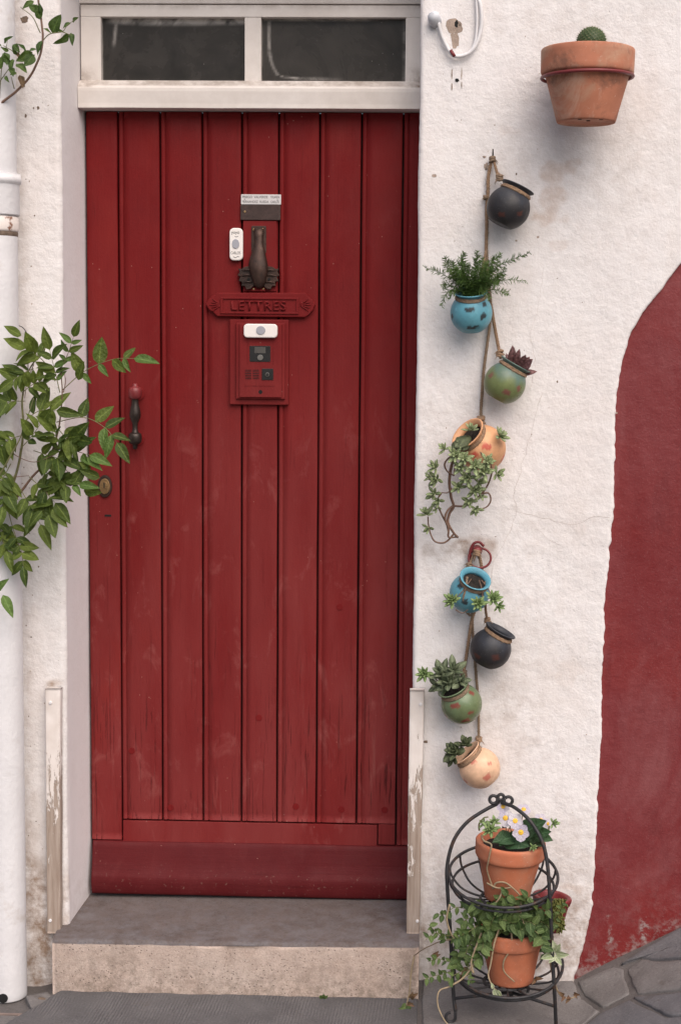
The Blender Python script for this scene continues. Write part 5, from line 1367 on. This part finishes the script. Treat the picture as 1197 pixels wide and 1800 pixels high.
dk = thing('dark_succulent', 'small dark green rosette succulent in the lowest peach pot', 'plant', P(820, 1325, -.06))
for (u, v_, L, ax, n_) in ((800, 1322, 20, (-.5, -.8, .6), 13), (818, 1310, 17, (-.1, -.5, 1), 10), (796, 1334, 14, (-.7, -.7, 0), 8)):
    rosette(dk, DARK2L, P(u, v_, -.075), Vector(ax), L * 1.15 / 690., int(n_ * .75))

# ------------------------------------------------------------------ wall pot with cactus
def terracotta(name, label, base, axis, rb, rt, rr, h, rimh, mat, cat='pot', seg=72, band=True, soil=.02):
    axis = Vector(axis).normalized(); x = Vector((1, 0, 0)); x = (x - axis * x.dot(axis)).normalized(); yv = axis.cross(x)
    def W(q): return base + x * q.x + yv * q.y + axis * q.z
    zr = h - rimh
    pr = [(.001, .002), (rb * .9, .002), (rb * .97, 0), (rb, .004)]
    for k in range(1, 13): pr.append((rb + (rt - rb) * k / 12, .004 + (zr - .006 - .004) * k / 12))
    pr += [(rt + .0005, zr - .003), (rt + (rr - rt) * .7, zr - .001), (rr - .002, zr + .001), (rr - .0004, zr + .004)]
    for k in range(1, 6): pr.append((rr - .0004 + .001 * k / 5, zr + .004 + (rimh - .008) * k / 5))
    pr += [(rr - .001, h - .0015), (rr - .004, h), (rr - .010, h - .001), (rr - .013, h - .005), (rt - .012, zr - .02)]
    vv, ff = lathe(pr, seg); root = thing(name, label, cat, base)
    mesh_obj('body', [W(q) + (x * mnoise.noise(q * 14) + yv * mnoise.noise(q * 15)) * .0008 for q in vv], ff, mat, root)
    sv, sf = lathe([(.001, h - soil + .004), (rt * .5, h - soil + .003), (rr - .0125, h - soil)], 32)
    mesh_obj('soil', [W(q) + rv(.0018) for q in sv], sf, M_SOIL, root)
    return root, W
MT1 = m_terracotta('terracotta', (.44, .175, .105), 1.15); MT2 = m_terracotta('orange_terracotta', (.50, .165, .085), .45)
cb0 = P(1034, 214, -.20); cbase = Vector((cb0.x, -.132, P(1034, 209, -.20).z))
htop = P(1032, 71, -.244).z - cbase.z
cp, CW = terracotta('flower_pot', 'large terracotta flower pot held high on the wall by a red ring', cbase, (.005, 0, 1), 0.072, .100, .1125, htop, .060, MT1)
for a, rr_ in ((-110, .058), (-85, .030), (-60, .062)):
    c = CW(Vector((rr_ * math.cos(R(a)), rr_ * math.sin(R(a)), .0012))); vv, ff = lathe([(.001, 0), (.005, 0), (.0055, .0008)], 12)
    mesh_obj('drain_hole', [c + Vector((q.x, q.y, -q.z)) for q in vv], ff, M_HOLE, cp)
hold = thing('pot_holder', 'dark red iron ring bracket carrying the large terracotta pot', 'bracket', Vector((cbase.x, 0, cbase.z + htop - .07)))
zr = htop - .060 - .0065
pts = [CW(Vector((.1095 * math.cos(t), .1095 * math.sin(t), zr + .0025 * math.cos(t - .3)))) for t in [2 * math.pi * k / 56 for k in range(56)]]
G().add(*tube(pts, .0042, 8, True)).obj('ring', M_REDR, hold)
pb = CW(Vector((0, .106, zr))); G().add(*tube(catmull([pb, pb + Vector((0, .012, -.01)), Vector((pb.x, .006, pb.z - .05))], 6), .004, 8)).obj('arm', M_REDR, hold)
cac = thing('cactus', 'small domed green cactus poking out of the terracotta pot on the wall', 'cactus', CW(Vector((.008, 0, htop - .02))))
cc = Vector((P(1038, 74, -.14).x, -.15, P(1038, 74, -.15).z)); rc = .0345
vv, ff = lathe([(rc * math.cos(R(a)) if a < 89 else .0006, rc * math.sin(R(a)) * 1.0) for a in range(-70, 91, 10)], 32)
mesh_obj('stem', [cc + q + q.normalized() * .001 * mnoise.noise(q * 200) for q in vv], ff, m_leaf('cactus_skin', (.035, .06, .02), (.055, .085, .03), trans=0), cac)
g = G(); g2 = G()
for i in range(230):
    z = 1 - 1.5 * (i + .5) / 230; t = i * 2.39996; s = math.sqrt(max(0, 1 - z * z)); n = Vector((s * math.cos(t), s * math.sin(t), z)); c = cc + n * rc
    a_ = n.orthogonal().normalized(); b_ = n.cross(a_)
    ring_ = [c + (a_ * math.cos(q) + b_ * math.sin(q)) * .0027 - n * .0004 for q in [2 * math.pi * k / 6 for k in range(6)]]
    g.add(ring_ + [c + n * .0026], [(k, (k + 1) % 6, 6) for k in range(6)])
    for k in range(5):
        d = (n + (a_ * math.cos(k * 1.26) + b_ * math.sin(k * 1.26)) * .9).normalized(); w_ = d.cross(n).normalized() * .0002; p = c + n * .002
        g2.add([p - w_, p + w_, p + d * .0045], [(0, 1, 2)])
o = g.obj('tubercles', m_leaf('cactus_bump', (.05, .085, .025), (.075, .115, .035), trans=0), cac); o['kind'] = 'stuff'
o = g2.obj('spines', m_simple('spine', (.38, .32, .2), .6), cac, sm=False); o['kind'] = 'stuff'

# ------------------------------------------------------------------ wrought iron plant stand
stand = thing('plant_stand', 'black wrought iron two-tier plant stand with basket shelves beside the doorstep', 'plant stand', PG(885, 1770))
SY = -.20
fl = PG(800, 1795, .004); fr_ = PG(977, 1806, .004); fb = PG(928, 1746, .004)
def Y2(px, y0, y1, tail): 
    n = len(px); return [P(u, v_, y0 + (y1 - y0) * i / (n - 1)) for i, (u, v_) in enumerate(px)] + tail
RI = .0047
left = Y2([(878, 1411), (852, 1424), (820, 1446), (797, 1478), (786, 1520), (786, 1560), (790, 1620), (794, 1690), (797, 1750)], -.2, fl.y + .005, [Vector((fl.x, fl.y, .03))])
curl = [left[-1]] + [Vector((fl.x - .012 + .012 * math.cos(R(a)), fl.y, .014 + .012 * math.sin(R(a)))) for a in range(0, -300, -30)]
G().add(*tube(catmull(left, 8), RI, 8)).add(*tube(catmull(curl, 4), RI * .8, 8)).obj('leg', M_IRON, stand)
ry = (-.21, -.245, -.275, -.292, -.30, -.305, -.306, -.302, -.29)
right = [P(u, v_, y) for (u, v_), y in zip([(882, 1411), (905, 1420), (932, 1444), (952, 1478), (961, 1515), (965, 1560), (968, 1620), (971, 1690), (975, 1760)], ry)] + [Vector((fr_.x, fr_.y, .002))]
G().add(*tube(catmull(right, 8), RI, 8)).obj('leg', M_IRON, stand)
back = [P(880, 1411, -.2), P(884, 1440, -.13), P(890, 1520, -.085), P(900, 1640, -.09), P(918, 1722, -.095), Vector((fb.x, fb.y, .02))]
curl = [back[-1]] + [Vector((fb.x - .011 + .011 * math.cos(R(a)), fb.y, .012 + .011 * math.sin(R(a)))) for a in range(0, -300, -30)]
G().add(*tube(catmull(back, 8), RI, 8)).add(*tube(catmull(curl, 4), RI * .8, 8)).obj('leg', M_IRON, stand)
g = G()
for (u, v_, r_, a0, a1) in ((867, 1405, .010, 40, 380), (893, 1407, .010, 140, -200), (880, 1401, .0075, -90, 270)):
    c = P(u, v_, -.205); n = 16
    g.add(*tube([c + Vector((r_ * math.cos(R(a0 + (a1 - a0) * k / n)), -.002, r_ * math.sin(R(a0 + (a1 - a0) * k / n)))) for k in range(n + 1)], .0042, 7))
g.obj('scroll', M_IRON, stand)
jn = P(897, 1744, -.2); jn = Vector((jn.x, -.215, P(897, 1744, -.215).z))
g = G(); g.add(*tube([P(798, 1755, fl.y), jn], .004, 7)).add(*tube([jn, P(975, 1769, fr_.y)], .004, 7)).add(*tube([jn, P(921, 1726, -.10)], .004, 7)).add(*tube([jn - Vector((0, 0, .012)), jn + Vector((0, 0, .022))], .006, 8)); g.obj('stretcher', M_IRON, stand)
def basket(u, v_, Rr, Rb, depth, y):
    c = P(u, v_, y); g = G()
    for k in range(1): g.add(*tube([c + Vector((Rr * math.cos(t), Rr * math.sin(t), Rr * .27 * math.sin(t))) for t in [2 * math.pi * i / 48 for i in range(48)]], .0039, 8, True))
    rm = Rr * .93; g.add(*tube([c + Vector((rm * math.cos(t), rm * math.sin(t), -depth * .42 + rm * .20 * math.sin(t))) for t in [2 * math.pi * i / 48 for i in range(48)]], .0034, 8, True))
    g.add(*tube([c + Vector((Rb * math.cos(t), Rb * math.sin(t), -depth)) for t in [2 * math.pi * i / 36 for i in range(36)]], .004, 8, True))
    o = g.obj('basket', M_IRON, stand)
    for i in range(14):
        t = 2 * math.pi * (i + .5) / 14; cs_, sn = math.cos(t), math.sin(t)
        q = [(Rr, 0), (Rr * .985, -depth * .22), (Rr * .92, -depth * .46), (Rr * .74, -depth * .8), (Rb, -depth), (.0, -depth)]
        mesh_obj('rib', *tube(catmull([c + Vector((r_ * cs_, r_ * sn, z + Rr * sn * .27 * max(0, 1 + z / depth))) for r_, z in q], 4), .0028, 6), M_IRON, o)
    return c
c1 = basket(884, 1538, .136, .056, .060, SY); c2 = basket(890, 1690, .140, .056, .052, SY - .012)
up, UW = terracotta('flower_pot', 'terracotta flower pot with violas in the upper basket of the plant stand', Vector((c1.x + .010, SY - .006, c1.z - .055)), (.045, -.06, 1), .056, .076, .0865, .150, .040, MT2)
lo, LW = terracotta('flower_pot', 'terracotta flower pot with trailing stems in the lower basket of the plant stand', Vector((c2.x + .012, SY - .02, c2.z - .044)), (-.01, -.02, 1), .055, .072, .0800, .136, .038, MT2, soil=.008)
sb = P(962, 1632, -.10); sp_, SW = terracotta('small_pot', 'small dark red pot tucked behind the right leg of the plant stand', Vector((sb.x, -.10, P(962, 1632, -.10).z)), (.12, 0, 1), .036, .045, .050, .088, .016, M_REDR)
G().add(*tube([SW(Vector((0, .03, .01))), SW(Vector((0, .03, .01))) + Vector((-.03, .03, -.02)), Vector((sb.x - .05, -.09, c2.z))], .003, 6)).obj('hook', M_IRON, sp_)

# ------------------------------------------------------------------ violas
vio = thing('viola', 'pale lilac violas with yellow centres and broad leaves in the upper stand pot', 'plant', UW(Vector((.01, 0, .13))))
M_PET = m_leaf('viola_petal', (.58, .53, .66), (.74, .70, .74), trans=.2, rough=.6)
M_YEL = m_simple('viola_eye', (.78, .46, .04), .6, .1)
PET = leaf_mesh('petal', .40, .1, -.08, M_PET, wav=.03, sharp=0, base=1.5)
def flower(u, v_, y, r, face, st=None):
    c = P(u, v_, y); n = Vector(face).normalized(); up_ = Vector((0, 0, 1)); a_ = (up_ - n * up_.dot(n)).normalized(); b_ = n.cross(a_)
    vv, ff = lathe([(.001, .0015), (r * .18, .001), (r * .30, -.0005)], 10)
    ey = mesh_obj('flower', [c + n * .0022 + a_ * q.x + b_ * q.y + n * q.z for q in vv], ff, M_YEL, vio)
    for k, an in enumerate((180, 108, 252, 38, -38)):
        d = a_ * math.cos(R(an)) + b_ * math.sin(R(an)); s = r * (1.05 if k == 0 else .98)
        inst('petal', PET, ey, basis(c - n * (.0006 * k), d + n * .12, n, s * (1.25 if k == 0 else 1.05), s, s))
    e = UW(Vector((random.uniform(-.02, .04), random.uniform(-.02, .03), .125)))
    mesh_obj('stem', *tube(catmull([e, e.lerp(c, .6) + Vector((0, .01, .01)), c - n * .004], 6), .0011, 5), M_STEMG, vio)
for a in ((915, 1463, -.27, .0225, (-.05, -1, .25)), (905, 1443, -.26, .0210, (.1, -1, .45)), (888, 1438, -.25, .0215, (-.2, -1, .35)), (920, 1423, -.22, .0190, (.1, -.7, .9)), (950, 1442, -.24, .0190, (.4, -1, .5)), (884, 1418, -.21, .0175, (-.2, -1, .5)), (962, 1448, -.22, .0150, (.7, -.8, .5))): flower(*a)
VLF = leaf_mesh('leaf', .46, .2, -.18, ML_VIOLA, wav=.03, base=.75)
for a, b in (((885, 1475), (928, 1484)), ((905, 1472), (868, 1476)), ((925, 1475), (962, 1458)), ((930, 1480), (955, 1482)), ((915, 1470), (952, 1440)), ((895, 1468), (880, 1484)), ((930, 1470), (968, 1472))):
    put_leaf(vio, VLF, P(*a, -.24), P(*b, -.28), Vector((0, -.8, .9)) + rv(.3), .82)
seds = thing('small_succulents', 'small pale succulents on tangled stems at the left of the viola pot', 'plant', UW(Vector((-.05, 0, .13))))
for (u, v_, L, ax, n_, y) in ((862, 1458, 17, (-.2, -1, .6), 13, -.265), (868, 1446, 14, (0, -.8, 1), 10, -.25), (936, 1489, 10, (.2, -1, .3), 8, -.285), (972, 1447, 12, (.6, -1, .5), 8, -.25), (850, 1447, 11, (-.5, -.8, .7), 7, -.25)):
    rosette(seds, ROSL, P(u, v_, y), Vector(ax), L / 715., n_)
for q, m_ in (([(846, 1468, -.26), (850, 1478, -.28), (862, 1484, -.29), (862, 1494, -.292), (858, 1515, -.285), (856, 1530, -.275), (862, 1550, -.27), (868, 1562, -.27)], M_STEMP), ([(842, 1460, -.25), (842, 1448, -.25), (850, 1438, -.25), (858, 1436, -.25)], M_STEMG),
              ([(866, 1562, -.272), (872, 1552, -.28), (888, 1552, -.285), (906, 1566, -.285), (915, 1580, -.285), (914, 1600, -.29), (918, 1618, -.30), (926, 1636, -.305)], M_STEMP), ([(855, 1552, -.27), (870, 1560, -.28), (886, 1562, -.285), (900, 1560, -.285)], M_STEMP),
              ([(884, 1562, -.285), (878, 1578, -.29), (868, 1590, -.29)], M_STEMP), ([(965, 1452, -.25), (960, 1470, -.26), (950, 1484, -.27)], M_STEMG)):
    stem(seds, q, .0024, .0017, m_)
# ------------------------------------------------------------------ trailing plant of the lower pot
tp = thing('trailing_plant', 'tangled trailing plant with small green leaves and pale stems spilling from the lower stand pot', 'plant', LW(Vector((0, 0, .11))))
random.seed(21)
LT = []
def sprig(px, y0, y1, leaf, cnt, r=.0016, mat=M_STEMG, mats=TRL, droop=.2, start=.05):
    n = len(px); pts = catmull([P(u, v_, y0 + (y1 - y0) * i / (n - 1)) for i, (u, v_) in enumerate(px)], 7); k = len(pts) - 1
    mesh_obj('stem', *tube(pts, [r * (1 - .45 * i / k) for i in range(k + 1)], 5), mat, tp)
    for j in range(cnt):
        t = start + (1 - start) * (j + random.random() * .6) / cnt; i = min(k - 1, int(t * k)); p = pts[i]; d = (pts[i + 1] - pts[i]).normalized()
        side = (d.cross(Vector((0, -1, .1)))).normalized() * (1 if j % 2 else -1)
        dd = side + d * random.uniform(.1, .8) + Vector((random.uniform(-.3, .3), random.uniform(-.9, .2), random.uniform(-.3, .4) - droop))
        put_leaf(tp, random.choice(mats), p, p + dd.normalized() * leaf / 715. * random.uniform(.75, 1.15), Vector((random.uniform(-.5, .5), -1, random.uniform(.1, 1.0))), random.uniform(.9, 1.15))
for q in ([(890, 1618), (870, 1600), (845, 1592), (815, 1600)], [(890, 1618), (880, 1595), (885, 1580), (895, 1572)], [(885, 1620), (860, 1608), (830, 1612), (805, 1625)], [(880, 1625), (850, 1622), (820, 1640), (795, 1650)], [(905, 1620), (925, 1605), (945, 1598), (965, 1600)],
          [(900, 1620), (915, 1600), (920, 1585), (930, 1575)], [(910, 1622), (935, 1618), (955, 1622), (968, 1635)], [(870, 1630), (840, 1640), (825, 1660), (815, 1685)], [(875, 1632), (850, 1650), (845, 1670), (835, 1690)], [(895, 1625), (900, 1610), (890, 1600), (870, 1596)],
          [(860, 1625), (820, 1650), (805, 1680), (800, 1705)], [(880, 1622), (865, 1612), (850, 1600), (830, 1585)], [(905, 1625), (920, 1620), (935, 1610), (940, 1590)], [(890, 1628), (875, 1628), (862, 1632), (850, 1640)]):
    sprig(q, -.24, random.uniform(-.27, -.33), 21, 15)
for q, c_ in (([(830, 1600), (800, 1595), (780, 1608), (768, 1605)], 9), ([(820, 1640), (790, 1645), (765, 1640), (748, 1652)], 10), ([(800, 1648), (780, 1650), (762, 1634), (752, 1624)], 8), ([(815, 1680), (790, 1690), (770, 1685), (752, 1690)], 10),
              ([(812, 1692), (785, 1710), (765, 1715), (745, 1722)], 11), ([(835, 1690), (815, 1705), (795, 1716), (788, 1728)], 9), ([(955, 1625), (962, 1650), (955, 1670), (960, 1685)], 9), ([(960, 1610), (975, 1615), (985, 1600), (988, 1585)], 8), ([(840, 1668), (825, 1690), (822, 1715), (830, 1730)], 9)):
    sprig(q, -.26, random.uniform(-.28, -.34), 14, c_, .0012)
for q in ([(880, 1640), (884, 1628), (895, 1622), (908, 1624)], [(868, 1640), (862, 1628), (868, 1612)], [(915, 1642), (922, 1630), (934, 1632), (946, 1642)], [(895, 1642), (905, 1632), (918, 1634)], [(905, 1630), (898, 1618), (904, 1602)], [(870, 1632), (866, 1620), (876, 1616), (890, 1618)], [(905, 1636), (915, 1622), (928, 1620), (940, 1626)], [(885, 1630), (892, 1612), (906, 1606), (915, 1612)], [(930, 1634), (945, 1640), (952, 1652), (950, 1668)], [(862, 1636), (850, 1652), (848, 1668)], [(915, 1630), (900, 1618), (886, 1606), (876, 1588)]):
    sprig(q, -.285, -.315, 21, 9)
# longer pale runners
for q, y0, y1 in (([(838, 1688), (815, 1718), (790, 1734), (772, 1742), (769, 1765), (780, 1792), (800, 1815)], -.30, -.36), ([(878, 1628), (868, 1660), (862, 1695), (858, 1715), (866, 1735), (874, 1742)], -.30, -.34), ([(846, 1640), (838, 1660), (828, 1690), (832, 1710), (825, 1700)], -.30, -.33),
                  ([(962, 1670), (968, 1700), (975, 1730), (985, 1750), (1000, 1755), (1010, 1752)], -.28, -.24), ([(898, 1634), (899, 1655), (893, 1675), (885, 1690), (886, 1708), (904, 1726)], -.302, -.29), ([(728, 1680), (722, 1712), (720, 1740), (714, 1768)], -.12, -.16), ([(790, 1590), (785, 1615), (792, 1640), (800, 1652)], -.3, -.3)):
    n = len(q); pts = catmull([P(u, v_, y0 + (y1 - y0) * i / (n - 1)) for i, (u, v_) in enumerate(q)], 8)
    mesh_obj('runner', *tube(pts, [.0026 - .0010 * i / len(pts) for i in range(len(pts))], 6), M_STEMP, tp)
stem(tp, [(728, 1680, -.12), (745, 1668, -.2), (775, 1655, -.26), (810, 1650, -.28)], .0014, .0014, M_STEMP, 'runner')
for a, b in (((868, 1738), (876, 1758)), ((872, 1740), (882, 1756)), ((866, 1738), (864, 1728))): put_leaf(tp, PALE[0], P(*a, -.34), P(*b, -.345))
for a, b in (((975, 1678), (952, 1684)), ((976, 1676), (998, 1680)), ((974, 1676), (974, 1656)), ((976, 1680), (986, 1696)), ((975, 1678), (966, 1692)), ((974, 1674), (984, 1662))): put_leaf(tp, PALE[0], P(*a, -.30), P(*b, -.32))
for (u, v_) in ((1000, 1752), (1008, 1748), (990, 1750), (940, 1722), (812, 1722), (820, 1700), (716, 1764), (722, 1755), (760, 1685)):
    for k in range(2): put_leaf(tp, DRYL[0], P(u, v_, -.27), P(u + random.uniform(-9, 9), v_ + random.uniform(-8, 10), -.29))
sprig([(716, 1760), (712, 1772), (704, 1786)], -.15, -.17, 15, 8, .0012)
moss = thing('fringed_succulent', 'yellowish green fine-leaved succulent hanging over the small red pot', 'plant', SW(Vector((0, 0, .085))))
MOSSL = fleshy_mesh('leaf', .22, .15, .1, m_leaf('moss_leaf', (.10, .12, .03), (.18, .18, .05), trans=.05), n=4, seg=5)
for i in range(190):
    u = random.gauss(979, 7); v_ = random.uniform(1580, 1634); a = P(u, v_, -.16); put_leaf(moss, MOSSL, a, a + Vector((random.uniform(-.6, .6), random.uniform(-1, 0), random.uniform(-.8, .6))).normalized() * .016)
for k in range(6):
    stem(moss, [(974 + k * 2, 1580, -.13), (971 + k * 2.5, 1602, -.155), (968 + k * 2.5, 1632, -.155)], .0015, .001, M_STEMG)
# tuft growing in the joint under the step
tuft = thing('weed_tuft', 'tiny green weed growing in the joint below the doorstep', 'plant', PG(566, 1754))
for i in range(12):
    a = PG(566 + random.uniform(-5, 5), 1755); put_leaf(tuft, TRL[i % 3], a, a + Vector((random.uniform(-1, 1), random.uniform(-.8, .1), random.uniform(.3, 1))).normalized() * .012)
for o in bpy.data.objects:
    if o.parent is None and o.get('category') and not o.get('kind'): o['kind'] = 'thing'
for a in list(bpy.data.objects):
    if '_loc' in a.keys(): del a['_loc']
